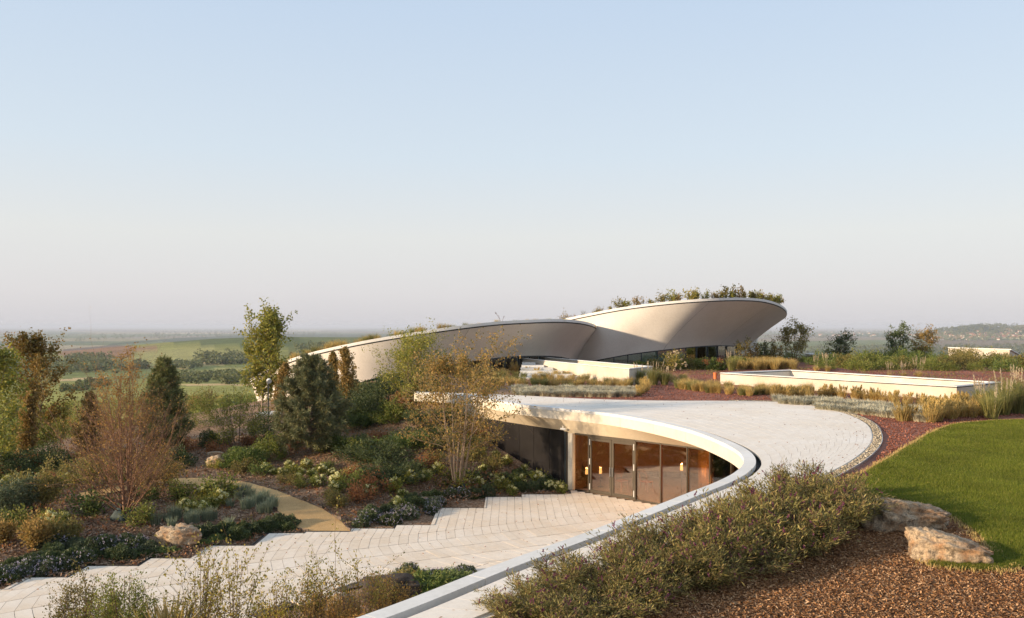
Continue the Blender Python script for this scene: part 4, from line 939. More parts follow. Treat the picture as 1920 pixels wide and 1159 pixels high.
# ------------------------------------------------------------------ low white walls and steps in the roof garden
A_, B_, C_ = np.array([.8,67.5]), np.array([7.5,51.0]), np.array([9.55,54.2]); A2 = A_+(C_-B_)
zt = -2.78
t = empty('low_wall', (7.5,51,ZP), label='long low white wall beside the pale garden steps left of centre', cat='wall')
def tob(name, me, par, origin): o = ob(name, me, par); o.location = tuple(-np.array(origin)); return o
org = (7.5,51,ZP)
def cornerbox(b, P, t_, z0, z1):
    """closed ring of walls of thickness t_ inside the outline P (ccw seen from above)"""
    P = [np.array(p, float) for p in P]; n = len(P); Q = []
    for i in range(n):
        a, p, c = P[i-1], P[i], P[(i+1) % n]; d1 = (p-a)/np.linalg.norm(p-a); d2 = (c-p)/np.linalg.norm(c-p)
        n1 = np.array([-d1[1], d1[0]]); n2 = np.array([-d2[1], d2[0]]); m_ = (n1+n2); m_ /= (m_@n1); Q.append(p+m_*t_)
    for i in range(n):
        j = (i+1) % n; b.prism([P[i], P[j], Q[j], Q[i]], z0, z1)
    return Q
b = B(); ring = [A_, B_, C_, A2]; Q = cornerbox(b, ring, .3, ZP-.3, zt); tob('wall_body', b.mesh('wall_body', M['whitewall']), t, org)
b = B(); R2 = [p+(p-np.mean(ring, 0))*.004 for p in ring]; cornerbox(b, R2, .36, zt+.02, zt+.075); tob('coping', b.mesh('coping', M['white']), t, org)
b = B(); cornerbox(b, [p-(p-np.mean(ring, 0))*.004 for p in ring], .26, zt, zt+.02); tob('joint', b.mesh('joint', M['dark']), t, org)
b = B(); b.prism([q for q in Q], ZP, ZP+.35); tob('infill', b.mesh('infill', M['whitewall']), t, org)
st = empty('garden_steps', (2.3,58,ZP), label='flight of pale garden steps beside the low white wall', cat='steps')
for i in range(6):
    y0 = 56.2+i*1.55; x1 = float(np.interp(y0, [51,67.5], [7.5,.8]))-.35; x0 = float(-.2+.05*i+(978-960)/FPX*y0)
    z1 = ZP+.14*(i+1); b = B(); b.box(x0-2.3, x1-2.3, y0-58, y0+1.50-58, -.1+.14*i, .14*(i+1)); ob('step', b.mesh('step', M['white']), st)
# long rectangular parapet on the right
FL, FR, BR, BL = np.array([13.6,52.0]), np.array([22.5,40.3]), np.array([26.6,43.3]), np.array([19.4,55.6])
zt = -3.02; t = empty('roof_parapet', (22.5,40.3,ZP), label='long rectangular white parapet box round a sunken rooflight on the right', cat='parapet'); org = (22.5,40.3,ZP)
ring = [FL, FR, BR, BL]; b = B(); Q = cornerbox(b, ring, .32, ZP-.3, zt-.10); tob('wall_body', b.mesh('wall_body', M['whitewall']), t, org)
cen_ = np.mean(ring, 0)
b = B(); cornerbox(b, [p-(p-cen_)*.006 for p in ring], .24, zt-.10, zt-.05); tob('joint', b.mesh('joint', M['dark']), t, org)
for i in range(4):
    b = B(); P = ring; j = (i+1) % 4; R2 = [p+(p-cen_)*.003 for p in ring]; bb = B(); cornerbox(bb, R2, .37, zt-.05, zt); V = np.array(bb.V[i*8:(i+1)*8]); F = [tuple(k-i*8 for k in f) for f in bb.F[i*6:(i+1)*6]]
    tob('coping', mesh('coping', V, F, M['white']), t, org)
b = B(); b.prism(Q, ZP-.1, ZP+.05); tob('inner_floor', b.mesh('inner_floor', M['roofstone']), t, org)
# little white house roof wedge at the far right
w0 = np.array([Wp(1778,652,80)[0], 80.]); w1 = np.array([Wp(1893,656,76)[0], 76.]); w2 = w1+np.array([6.5, 7.0])*.9; w3 = w0+np.array([6.5,7.0])*.9
t = empty('white_outbuilding', (w1[0], w1[1], ZP), label='low white outbuilding beyond the shrubs at the far right', cat='outbuilding'); org = (w1[0], w1[1], ZP)
b = B(); b.prism([w0, w1, w2, w3], ZP-.6, [-2.2,-2.28,-3.5,-3.3]); tob('wall', b.mesh('wall', M['whitewall']), t, org)
b = B(); b.prism([w0+[-.1,-.1], w1+[.1,-.1], w2+[.2,.1], w3+[-.1,.1]], [-2.19,-2.27,-3.49,-3.29], [-2.08,-2.16,-3.38,-3.18]); tob('roof', b.mesh('roof', M['white']), t, org)
b = B(); b.box(-2.6,2.6,-.8,.8,-1.4,.0); b.box(-2.7,2.7,-.9,.9,.0,.12)
p = Wp(1555, 663.5, 96); ob('flat_roofed_shed', b.mesh('flat_roofed_shed', M['white']), None, (p[0], p[1], p[2]-.1), label='pale flat roof edge seen beyond the small trees right of the building', cat='shed')
# ------------------------------------------------------------------ rocks
def rockm(name, c):
    m, t, bs = mat(name); v = coords(t); f = noise(t, v, 2.2, 10, .68); g = noise(t, v, 9, 8, .7)
    a = rampn(t, f, [(0.28, c[0]), (0.45, c[1]), (0.6, c[2]), (0.75, c[3])]); k = rampn(t, g, [(0.36, (.38,)*3), (0.5, (1.0,)*3)])
    g2 = rampn(t, noise(t, v, 34, 8, .75), [(0.38, (.5,)*3), (0.6, (1.1,)*3)]); t.links.new(mixc(t, 1, mixc(t, 1, a, k, 'MULTIPLY'), g2, 'MULTIPLY'), bs.inputs["Base Color"]); bs.inputs["Roughness"].default_value = .9
    bump(t, bs, noise(t, v, 14, 10, .72), .9, .05); return m
M['rock'] = rockm('weathered limestone', [(.16,.10,.06),(.52,.40,.27),(.42,.23,.11),(.72,.64,.53)])
M['rockd'] = rockm('brown boulder', [(.04,.03,.02),(.08,.055,.04),(.05,.035,.025),(.12,.09,.06)])
import mathutils
from mathutils import noise as mn
def rock_mesh(seed, sx, sy, sz, m, shape=None, sub=5, rough=.16, name='rock'):
    import bmesh
    bm = bmesh.new(); bmesh.ops.create_icosphere(bm, subdivisions=sub, radius=1.0); off = Vector((seed*3.1, seed*1.7, seed*.9))
    for v in bm.verts:
        p = v.co.copy(); q = Vector([math.copysign(abs(c)**.72, c) for c in p])
        n = mn.fractal(p*1.3+off, .9, 2.1, 5)*rough*1.9+mn.ridged_multi_fractal(p*2.2+off, .9, 2.0, 5, 1, 2)*rough*.62-.10
        st = (mn.noise(Vector((p.x*1.5, p.y*1.5, p.z*7))+off))*.05+mn.fractal(p*6+off, .8, 2.1, 5)*.085
        q = q*(1+n+st); x, y, z = q
        if shape: x, y, z = shape(x, y, z)
        v.co = Vector((x*sx, y*sy, z*sz))
    me = bpy.data.meshes.new(name); bm.to_mesh(me); bm.free(); me.materials.append(m); me.polygons.foreach_set("use_smooth", np.ones(len(me.polygons), bool)); return me
def rock(u, v, z, w, h, seed, label, m=None, shape=None, rz=0, dep=.75, **k):
    p = onG(u, v, z); W_ = w*p[1]/FPX/2; Hh = h*p[1]/FPX
    return ob('rock', rock_mesh(seed, W_, W_*dep, Hh*.62, m or M['rock'], shape, **k), None, (p[0], p[1]+W_*dep*.6, p[2]+Hh*.34), rz, label=label, cat='rock')
rock(1706, 996, ZP, 138, 50, 3, 'rugged ochre limestone boulder between the purple flowered bushes and the lawn', shape=lambda x, y, z: (x*1.05+.12*z, y, z*(1.0-.32*np.clip(x, -1, 1.2))), rz=.1)
rock(1797, 1058, ZP, 126, 50, 11, 'wedge shaped pale limestone boulder at the lower edge of the lawn', shape=lambda x, y, z: (x*1.04, y, z*(.95-.50*np.clip(x, -1.2, 1.2)) if z > 0 else z), rz=-.12)
rock(1752, 966, ZP, 30, 12, 5, 'small flat stone on the mulch behind the two limestone boulders', sub=3)
rock(330, 1028, -7.1, 78, 38, 21, 'blocky beige limestone boulder beside the stepped terrace edge', shape=lambda x, y, z: (x, y, z*(1-.08*x)), rz=.1, rough=.11)
rock(403, 877, -6.6, 30, 20, 8, 'small pale stone by the dark green low shrubs above the gravel path', sub=4)
rock(400, 856, -6.6, 26, 9, 9, 'flat whitish stone slab in the mulch above the gravel path', sub=3)
rock(796, 945, -6.9, 36, 12, 13, 'flat cream stone among flowers near the terrace steps', sub=4)
p = Wp(735, 1150, 21.3); ob('rock', rock_mesh(31, .75, .5, .30, M['rockd'], None, 4), None, (p[0], p[1], -7.0), .2, label='dark brown rounded boulder beside the near end of the roof coping', cat='rock')
p = Wp(640, 1150, 19.8); ob('rock', rock_mesh(37, .28, .25, .33, M['rock'], None, 4), None, (p[0], p[1], -7.0), .2, label='small upright beige rock amid the near shrubs', cat='rock')
# ------------------------------------------------------------------ trees
def place(meshes, name, label, u, Y, z=None, rz=0, sc=1.0, cat='tree', **k):
    x = (u-960)/FPX*Y; return put(meshes, name, label, cat, (x, Y, Hs(x, Y) if z is None else z), rz, sc, **k)
def hh(vt, vb, Y): return (vb-vt)*Y/FPX
def Hu(u, vt, Y, k=1.0):
    x = (u-960)/FPX*Y; return ((HZ-vt)/FPX*Y-Hs(x, Y))*k
oval = lambda R_, e=.8: (lambda t: R_*max(.08, math.sin(PI*(.12+.88*t)**e))**.8)
col = lambda R_: (lambda t: R_*(1-t)**.45*min(1, .55+t*3))
# 1 far left
place(tree_meshes(1, Hu(2,628,37,.87), .12, oval(1.5), 34, lambda t: .5+.4*t, 8, 8000, .15, .09, M['l_lime'], M['bark'], .07, spread=.16, clump=1), 'deciduous_tree', 'green leafy tree cut by the left edge of the picture', -4, 37)
# 2 maple
place(tree_meshes(2, Hu(85,624,44,.87), (.30), oval(1.6, .85), 48, lambda t: .65+.4*t, 8, 7200, .15, .10, M['l_maple'], M['palebark'], .06, spread=.13, clump=1), 'maple_tree', 'orange and green maple with slim pale trunk standing tall at far left', 80, 44)
# 4 birch-like multi stem, largely bare
birch = tree_meshes(4, Hu(237,640,29,.95), .03, lambda t: 2.7*(1-t)**1.35+.10, 190, lambda t: .55+.7*t, 7, 5200, .07, .045, M['l_orange'], M['redtwig'], .05, stems=7, sspread=.13, spread=.06, up=.13, twig=3, sub=.5)
place(birch, 'bare_tree', 'large nearly bare reddish tree with upright twigs and sparse rust leaves', 237, 29)
# 5 pine
place(pine_meshes(5, Hu(305,668,41), 1.6, 20, 12, 24, .22, M['needle'], M['bark'], .95), 'pine_tree', 'irregular green pine behind the bare reddish tree', 308, 41)
# 6 tall narrow tree
place(tree_meshes(6, Hu(492,571,54,.86), .14, oval(1.35, .72), 70, lambda t: .95+.25*t, 9, 10500, .18, .12, M['l_lime'], M['palebark'], .07, spread=.14, clump=1), 'pear_tree', 'tallest narrow yellow green tree standing at the low end of the sloping building', 490, 54)
# columnar hornbeams
def colm(seed, h, r, lm): return tree_meshes(seed, h*.92, .06, col(r*.8), 56, lambda t: 1.2, 8, 6500, .12, .08, lm, M['bark'], .05, spread=.06, up=.05)
place(colm(7, Hu(522,680,52), .62, M['l_brown']), 'columnar_hornbeam', 'single narrow bronze hornbeam left of the big blue green pine', 522, 52)
place(colm(8, Hu(625,657,50), .45, M['l_dry']), 'columnar_hornbeam', 'thinner left one of two narrow hornbeams against the tan wall', 625, 50)
place(colm(9, Hu(655,651,49), .68, M['l_brown']), 'columnar_hornbeam', 'fuller right one of two narrow hornbeams against the tan wall', 656, 49)
place(colm(10, Hu(49,730,40), .62, M['l_brown']), 'columnar_hornbeam', 'narrow orange hornbeam below the tall maple at far left', 49, 40)
place(colm(11, Hu(163,738,38), .72, M['l_brown']), 'columnar_hornbeam', 'narrow rusty hornbeam left of the nearly bare tree', 163, 38)
# 8 large pine
place(pine_meshes(12, Hu(575,668,39.5), 2.35, 26, 18, 26, .22, M['needleb'], M['bark'], .95), 'pine_tree', 'large dense blue green pine in the middle of the garden bank', 583, 39.5)
# 10 yellowish tree in front of the long wall
place(tree_meshes(13, Hu(765,614,45.5,.85), .24, oval(1.8, .8), 64, lambda t: .5+.5*t, 8, 8500, .13, .06, M['l_lime'], M['palebark'], .05, stems=4, sspread=.16, spread=.15, clump=1, up=.04), 'honey_locust', 'feathery yellow green tree overlapping the curved wall of the front building', 768, 45.5)
# 11 multi stem tree at the pavilion
ms = tree_meshes(14, Hu(862,640,34.5,.86), .33, oval(2.15, .75), 86, lambda t: .42+.62*t, 10, 11500, .10, .068, M['l_dry'], M['palebark'], .06, stems=7, sspread=.20, spread=.11, clump=1, up=.02, droopleaf=True)
t = place(ms, 'multi_stem_tree', 'wide multi stemmed bronze tree beside the dark pavilion wall', 858, 34.5)
M['bag'] = solid('dark green sheeting', (.02,.04,.04), .7, .3, 4)
def bag(P0, r, label, seed, lean=1):
    rs = np.random.RandomState(seed); n = 22; V = []; rows = [(0, 1.0), (.12, 1.05), (.26, .85), (.36, .62)]
    for z, k in rows:
        for i in range(n): a = 2*PI*i/n; q = r*k*(1+.16*math.sin(5*a+seed)+rs.normal(0, .05)); V.append((q*math.cos(a), q*math.sin(a), z*(1+.3*math.sin(3*a+seed))))
    F = [(j*n+i, j*n+(i+1) % n, (j+1)*n+(i+1) % n, (j+1)*n+i) for j in range(len(rows)-1) for i in range(n)]
    return ob('watering_bag', mesh('watering_bag', V, F, M['bag'], True), None, P0, 0, label=label, cat='watering bag')
x = (858-960)/FPX*34.5; bg_ = bag((x, 34.4, Hs(x, 34.4)), .40, 'dark green watering bag wrapped round the foot of the multi stemmed tree', 3)
b = B(); b.tube([(.05,-.40,.30),(.12,-.42,.36)], .03, 5); ob('tie', b.mesh('tie', M['white']), bg_); b = B(); b.tube([(-.18,-.36,.28),(-.26,-.38,.31)], .03, 5); ob('tie', b.mesh('tie', M['white']), bg_)
x = (237-960)/FPX*29; bag((x, 28.9, Hs(x, 28.9)), .42, 'dark sheet gathered round the foot of the nearly bare reddish tree', 8)
# small trees at the far edge of the roof garden
def sap(seed, u, vt, Y, R_, lm, label, leafn=1500, stems=3, z=None, name='young_tree', ls=.17):
    vb = 668 if z is None else z; x = (u-960)/FPX*Y; z0 = Hs(x, Y); h = ((HZ-vt)/FPX*Y-z0)*.84; R_ *= .85
    return put(tree_meshes(seed, h, .22, oval(R_, .7), 44, lambda t: .55+.5*t, 7, int(leafn*1.7), ls, ls*.6, lm, M['wood'], .05, stems=stems, sspread=.18, spread=.13, clump=1), name, label, 'tree', (x, Y, z0))
sap(21, 1490, 604, 80, 1.75, M['l_olive'], 'rounded dark leaved young tree just right of the prow of the building', 1700)
sap(22, 1578, 627, 84, 1.7, M['l_dark'], 'low spreading young tree, smaller of those on the roof garden horizon', 1100)
sap(23, 1683, 600, 86, 1.5, M['l_dark'], 'pointed young tree left of a pair on the roof garden horizon', 1400)
sap(24, 1730, 611, 86, 1.4, M['l_brown'], 'brownish young tree right of a pair on the roof garden horizon', 1200)
for i, (u, vt, r_) in enumerate([(1393,625,.45),(1412,640,.4),(1428,636,.4),(1443,632,.4),(1456,642,.35)]):
    sap(30+i, u, vt, 76+i*.8, r_, [M['l_olive'], M['l_brown'], M['l_dark'], M['l_olive'], M['l_dry']][i], ['slender sapling in front of the glass at the prow', 'thin brown sapling second from the prow glass', 'thin dark sapling below the tip of the prow', 'slender olive sapling right of the prow base', 'shortest sapling left of the rounded young tree'][i], 380, 2, name='sapling', ls=.15)
# ------------------------------------------------------------------ lamp, slab
p = onY(503, 50); t = empty('garden_lamp', p, label='slim dark garden lamp post with pale round head beside the narrow tree', cat='lamp')
top = (HZ-712)/FPX*50-p[2]; b = B(); b.tube([(0,0,-.1),(0,0,top)], [.045,.035], 8); ob('pole', b.mesh('pole', M['post']), t)
b = B(); b.tube([(.05,-.1,top-.02),(.14,-.24,top-.10)], [.13,.15], 12); ob('lamp_head', b.mesh('lamp_head', M['white']), t); b = B(); b.tube([(-.1,0,top-.5),(.12,0,top-.5)], .03, 6); ob('bracket', b.mesh('bracket', M['post']), t)
p = onG(508, 779, -6.3); b = B(); b.box(-.95,.95,0,1.5,-.4,.13); ob('utility_slab', b.mesh('utility_slab', M['white']), None, (p[0], p[1], p[2]), .12, label='low pale concrete slab at the foot of the garden lamp', cat='slab')
p = onG(1341, 711, ZP); b = B(); b.tube([(0,0,-.1),(0,0,.42)], .125, 14); b.tube([(0,0,.40),(0,0,.47)], .15, 14); ob('drain_pipe', b.mesh('drain_pipe', solid('orange plastic pipe', (.62,.17,.05), .5, .05)), None, (p[0], p[1], p[2]), 0, label='short upright orange pipe beside the left corner of the parapet box', cat='pipe')
# ------------------------------------------------------------------ left garden shrubs
def shrub(seed, u, v, z, w, h, lm, label, kind='bush', n=2600, L=.09, Wd=.055, name='shrub', **k):
    p = onG(u, v, z); r_ = w*p[1]/FPX/2; H_ = h*p[1]/FPX
    if kind == 'mound': ms_ = [('shrub', mound_mesh('shrub', seed, n, r_, H_, L, Wd, lm, shell=.5, lump=.22))]
    else: ms_ = bush_meshes(seed, n, r_, H_, L, Wd, lm, M['wood'], **k)
    return put(ms_, name, label, 'shrub', p)
S = [
 (40,445,842,-6.5,90,118,M['l_lime'],'airy yellow green shrub between the two pines','bush',3600),
 (41,380,800,-6.5,60,70,M['l_green'],'dense green shrub right of the irregular pine','mound',2600),
 (42,492,826,-6.3,56,52,M['l_dark'],'round dark evergreen left of the big blue green pine','mound',3200),
 (43,392,838,-6.5,40,34,M['l_dark'],'small round dark evergreen above the pale stones','mound',2000),
 (44,390,775,-6.5,40,45,M['l_olive'],'olive shrub behind the low stones near the field','bush',1500),
 (45,680,800,-5.9,110,78,M['l_dark'],'broad glossy dark shrub right of the big blue green pine','mound',6000),
 (46,645,765,-5.8,60,45,M['l_jun'],'grey green shrub above the broad glossy dark shrub','mound',2500),
 (47,720,748,-5.3,90,50,M['l_dark'],'dark shrub at the foot of the tan curved wall','mound',4200),
 (48,790,765,-5.2,60,60,M['l_olive'],'olive shrub behind the multi stemmed tree','bush',2400),
 (49,760,722,-4.8,60,34,M['l_green'],'green shrub under the feathery tree','bush',2000),
 (50,110,850,-7.0,110,90,M['l_lime'],'yellow green bush below the maple at left','bush',5200),
 (51,45,860,-7.0,110,70,M['l_green'],'wide green bush in the left corner above flowers','bush',5200),
 (52,20,900,-7.0,100,55,M['l_dark'],'dark evergreen mat at the left picture edge','mound',5200),
 (53,85,885,-7.0,110,45,M['l_dark'],'dark evergreen mat below the yellow green bush','mound',5200),
 (54,15,975,-7.1,90,80,M['l_aster'],'grey green bush at the left edge above the terrace flowers','bush',5200),
 (55,75,960,-7.1,70,90,M['l_olive'],'olive feathery bush near the left edge','bush',4200),
 (56,68,1030,-7.15,50,60,M['l_brown'],'golden brown tuft bush above the lilac flowers','bush',2600),
 (57,5,1020,-7.15,40,40,M['l_brown'],'rusty low bush at the left picture edge','bush',1600),
 (58,120,1020,-7.15,60,38,M['l_olive'],'brown green low bush below the hydrangeas at left','bush',2400),
 (59,330,875,-6.7,70,40,M['l_dark'],'dark spreading evergreen left of the flat whitish stone','mound',3600),
 (60,455,872,-6.6,90,32,M['l_jun'],'low juniper right of the small pale stone','mound',4600),
 (61,505,860,-6.5,70,45,M['l_green'],'green shrub by the foot of the big pine','mound',3200),
 (62,150,800,-7.0,120,70,M['l_orange'],'rusty brush behind the nearly bare tree','bush',3200),
 (63,215,860,-7.0,150,90,M['l_orange'],'tangle of rust coloured twigs round the nearly bare tree','bush',4200),
 (64,290,930,-7.0,120,80,M['l_dry'],'bronze brush on the right of the nearly bare tree','bush',3400),
 (65,170,920,-7.0,120,70,M['l_olive'],'olive brush on the left of the nearly bare tree','bush',3600),
 (66,330,800,-6.6,90,60,M['l_brown'],'brown green brush under the irregular pine','bush',2600),
]
for s_ in S:
    seed, u, v, z, w_, h_, lm, lb, kd, n = s_; shrub(seed, u, v, z, w_, h_, lm, lb, kd, n, **({'stems': 20} if kd == 'bush' else {}))
# spreading junipers on the bank
def jun_mesh(seed, rx, h, n, lm):
    rs = np.random.RandomState(seed); k = 46; az = rs.uniform(0, 2*PI, k); el = rs.uniform(.12, 1.0, k); P = []; A = []
    for a, e in zip(az, el):
        d = np.array([math.cos(a)*math.cos(e), math.sin(a)*math.cos(e), math.sin(e)*.55]); m_ = n//k; f = rs.uniform(.2, 1, m_)**.7; L = rx*rs.uniform(.75, 1.1); p = d*L*f[:, None]; p[:, 2] += h*.35*np.sin(f*PI*.6)-.15*f*rx*.5; p += rs.normal(0, .10, (m_, 3)); P.append(p); A.append(np.repeat([d+[0, 0, .15]], m_, 0)+rs.normal(0, .45, (m_, 3)))
    P = np.concatenate(P); P[:, 2] = np.abs(P[:, 2]); return leafmesh('juniper', P, .17, .035, lm, rs, np.concatenate(A))
J = [(700,872,150,62,'wide spreading bright green juniper on the bank'),(760,845,120,60,'juniper between the wide juniper and the multi stemmed tree'),(655,845,110,45,'juniper beside the big blue green pine'),(735,905,140,50,'lowest spreading juniper on the bank above the flowers'),(680,800,90,40,'upper juniper under the broad glossy shrub'),(805,830,90,50,'juniper directly behind the multi stemmed tree'),(795,795,80,45,'highest juniper near the left end of the stone roof'),(860,790,80,40,'juniper under the left end of the stone roof')]
for i, (u, v, w_, h_, lb) in enumerate(J):
    p = onG(u, v, -6.3); put([('j', jun_mesh(70+i, w_*p[1]/FPX/2*1.1, h_*p[1]/FPX*.6, 5200, M['l_jun'] if i % 3 else M['l_dark']))], 'juniper', lb, 'shrub', p)
for i, (u, v, w_, lb) in enumerate([(662,905,50,'small russet shrub left of the lowest juniper'),(705,838,46,'small russet shrub amid the junipers'),(750,772,60,'russet low shrub above the junipers'),(632,950,40,'small olive shrub at the edge of the mulch'),(700,915,44,'dry bronze shrub above the path'),(800,880,50,'low russet shrub left of the watering bag')]):
    p = onG(u, v, -6.3); r_ = w_*p[1]/FPX/2; put(bush_meshes(90+i, 1100, r_, r_*1.1, .07, .05, M['l_red'] if i != 3 else M['l_olive'], M['wood'], 12), 'low_shrub', lb, 'shrub', p)
# ------------------------------------------------------------------ hydrangeas with cream heads
hyd = []
for k in range(3):
    ms_ = bush_meshes(100+k, 620, .42, .62, .12, .08, M['l_lime'] if k == 1 else M['l_green'], M['wood'], 9); ms_ += [('flower_head', flowerheads(110+k*20+j, 1, .42, .66, .10, 34, M['fl_cream'], .7)) for j in range(9)]; hyd.append(ms_)
HY = [(15,905),(35,912),(62,908),(75,902),(125,905),(145,898),(40,930),(95,985),(118,975),(88,1000),(383,930),(398,945),(380,958),(412,940),(345,950),(360,960),
      (497,880),(512,884),(530,886),(548,880),(565,882),(585,888),(604,880),(622,884),(560,896),(632,905),(640,895),(628,918),(655,890),(668,882),(598,905),(575,872),(540,868),(692,925),(738,915),(756,930),(745,950),(770,900),(782,888),(800,905),(820,880),(905,880),(925,898),(940,912),(960,920),(975,905),(1010,900),(1030,912),(985,880),(950,865),(930,850),(1050,918),(895,912),(880,900)]
for i, (u, v) in enumerate(HY):
    p = onG(u, v+8, -6.8)
    put(hyd[i % 3], 'hydrangea', 'leafy hydrangea with cream green flower heads in the mulch of the garden bank', 'shrub', p, i*1.3, (.55 if v < 900 else .72)*(1+.15*math.sin(i*2.1)), group='hydrangeas on the garden bank')
# ------------------------------------------------------------------ cushions along the terrace steps
cush = []
for k in range(3):
    cush.append([('foliage', mound_mesh('foliage', 130+k, 1500, .42, .42, .085, .04, [M['l_azalea'], M['l_dark'], M['l_aster']][k], shell=.35, lump=.14, up=.5))])
cushf = [[('foliage', cush[k][0][1]), ('flowers', flowerheads(140+k, 60, .42, .43, .045, 4, M['fl_white'], .1))] for k in (0, 1, 2)]
sedum = [[('foliage', mound_mesh('foliage', 150+k, 1100, .34, .26, .06, .055, M['l_sedum'], shell=.3, lump=.2, up=.4))] for k in range(2)]
rs = np.random.RandomState(44); nn = 0
def along(pts_, n, wid, protos, name, label, group, sc=(.8, 1.15), zg=-7.15, jit=.25, cat='plant'):
    P = np.array([onG(u, v, zg)[:2] for u, v in pts_]); s = np.concatenate([[0], np.cumsum(np.linalg.norm(np.diff(P, axis=0), axis=1))])
    for i in range(n):
        t_ = (i+.5)/n*s[-1]+rs.uniform(-.1, .1); x = np.interp(t_, s, P[:, 0])+rs.normal(0, wid); y = np.interp(t_, s, P[:, 1])+rs.normal(0, wid)
        k9 = 0
        while k9 < 9 and 'near bed' not in group and (inpoly(np.array([x]), np.array([y]), TERR)[0] or polydist(np.array([x]), np.array([y]), TERR)[0] < .46): y += .08; k9 += 1
        put(protos[rs.randint(len(protos))], name, label, cat, (x, y, Hs(x, y)-.02), rs.uniform(0, 6), rs.uniform(*sc)*.92, group=group)
W_ = 'lilac white flowering cushion plant in the dark soil at the lower left terrace steps'
along([(-30,1094),(5,1090),(30,1080),(60,1071),(100,1072),(130,1066)], 17, .18, cushf, 'flowering_cushion', W_, 'lilac flowering cushions at the lower left')
along([(2,1072),(50,1062),(100,1060),(150,1052)], 9, .12, cush[:2], 'evergreen_cushion', 'dark evergreen cushion behind the lilac flowers at the lower left', 'dark cushions behind the lower left flowers')
along([(80,1045),(130,1048),(180,1050),(235,1055)], 9, .12, cush[:2], 'evergreen_cushion', 'rounded dark cushion in the upper row left of the beige boulder', 'dark cushions left of the boulder')
along([(85,1030),(140,1024),(190,1030),(240,1032),(285,1036)], 11, .15, [cush[0], cush[2], cushf[0]], 'evergreen_cushion', 'grey green cushion in the row running up to the beige boulder', 'grey green cushions by the boulder')
along([(245,1050),(290,1040),(340,1040),(375,1036),(400,1018),(415,1014)], 13, .10, sedum+[cush[1]], 'ground_cover_plant', 'bright green ground cover plant under the beige boulder', 'bright ground cover by the boulder', zg=-7.2)
along([(370,1012),(395,1000),(430,1000),(470,1004),(505,990),(550,990)], 14, .14, [cush[1], cush[0]], 'evergreen_cushion', 'dark green cushion in the row right of the beige boulder', 'dark cushions right of the boulder')
along([(420,1012),(455,1012),(500,996),(560,993)], 7, .08, [cush[1]], 'evergreen_cushion', 'dark cushion directly on the terrace edge left of the gravel path', 'dark cushions at the terrace edge by the path')
along([(672,984),(700,980),(735,978),(755,966),(790,970),(805,968),(820,950)], 13, .14, cushf, 'flowering_cushion', 'white flowering cushion between the gravel path and the pavilion', 'white flowering cushions right of the path')
along([(680,970),(720,966),(765,950),(800,940),(830,932)], 8, .15, cush[:2], 'evergreen_cushion', 'dark leafy cushion behind the white flowers right of the path', 'dark cushions right of the path')
along([(838,936),(870,934),(905,930),(915,920),(960,920),(990,916),(1050,920)], 14, .15, [cush[1], cushf[0], cush[0], cush[1]], 'evergreen_cushion', 'dark cushion on the soil at the last terrace steps by the doors', 'dark cushions by the pavilion')
along([(870,915),(900,905),(940,900),(980,898),(1020,905)], 9, .2, [cush[1], cush[0]], 'evergreen_cushion', 'dark cushion on the bank under the dark pavilion wall', 'dark cushions on the bank')
along([(720,1100),(750,1092),(790,1092),(830,1092),(870,1088),(890,1082)], 11, .12, cushf+[cush[2]], 'flowering_cushion', 'pale flowering cushion in the bed below the terrace by the near coping', 'cushions in the near bed', zg=-7.2)
# blue grey grasses by the path
lav = [[('g', grass_mesh('g', 160+k, 170, .28, .55, .38, .018, M['g_lav']))] for k in range(3)]
along([(300,985),(335,980),(365,975),(395,985),(420,985)], 12, .25, lav, 'grass_tuft', 'grey green grass tuft behind the beige boulder', 'grey green grass tufts behind the boulder', cat='grass')
along([(440,925),(470,935),(500,946),(520,956),(490,962),(450,950)], 18, .22, lav, 'grass_tuft', 'upright grey green grass tuft inside the bend of the gravel path', 'grey green grass tufts inside the path bend', cat='grass')
# ------------------------------------------------------------------ grasses of the roof garden
fes = [[('g', grass_mesh('g', 170+k, 520, .32, .40, .8, .016, M['g_blue'], .6))] for k in range(3)]
gol = [[('g', grass_mesh('g', 180+k, 230, .26, .62, .85, .014, M['g_gold'] if k != 1 else M['g_green']))] for k in range(3)]
gol2 = [[('blades', gol[k][0][1]), ('seed_heads', plume_mesh(185+k, 9, .3, .52, .14, M['g_gold']))] for k in (0, 2)]
def rowG(pts_, n, wid, protos, name, label, group, sc=(.85, 1.15), y2=None, cat='grass'):
    P = np.array([Gp(u, v, ZP)[:2] for u, v in pts_]); s = np.concatenate([[0], np.cumsum(np.linalg.norm(np.diff(P, axis=0), axis=1))])
    for i in range(n):
        t_ = (i+.5)/n*s[-1]+rs.uniform(-.12, .12); x = np.interp(t_, s, P[:, 0])+rs.normal(0, wid*.5); y = np.interp(t_, s, P[:, 1])+rs.normal(0, wid)
        put(protos[rs.randint(len(protos))], name, label, cat, (x, y, Hs(x, y)-.02), rs.uniform(0, 6), rs.uniform(*sc), group=group)
g_ = 'blue grey fescue mound in the bands left of the red gravel gap'
for vv, rn in ((744,'front'), (739.5,'middle'), (734.5,'rear')): rowG([(965,vv-2),(1080,vv),(1190,vv+.5)], 22, .06, fes, 'fescue_mound', f'blue grey fescue mound in the {rn} band left of the red gravel gap', f'{rn} band of fescue mounds behind the far roof edge', sc=(1.0,1.3))
g_ = 'golden grass tuft in the band behind the left fescue mounds'
for vv, n, rn in ((727, 20,'front'), (721, 18,'second'), (714, 16,'third'), (708, 12,'rear')): rowG([(880,vv-6),(1060,vv),(1205,vv+1)], n+4, .3, gol, 'grass_tuft', f'golden grass tuft in the {rn} band behind the left fescue mounds', f'{rn} band of golden grasses left of the gravel gap')
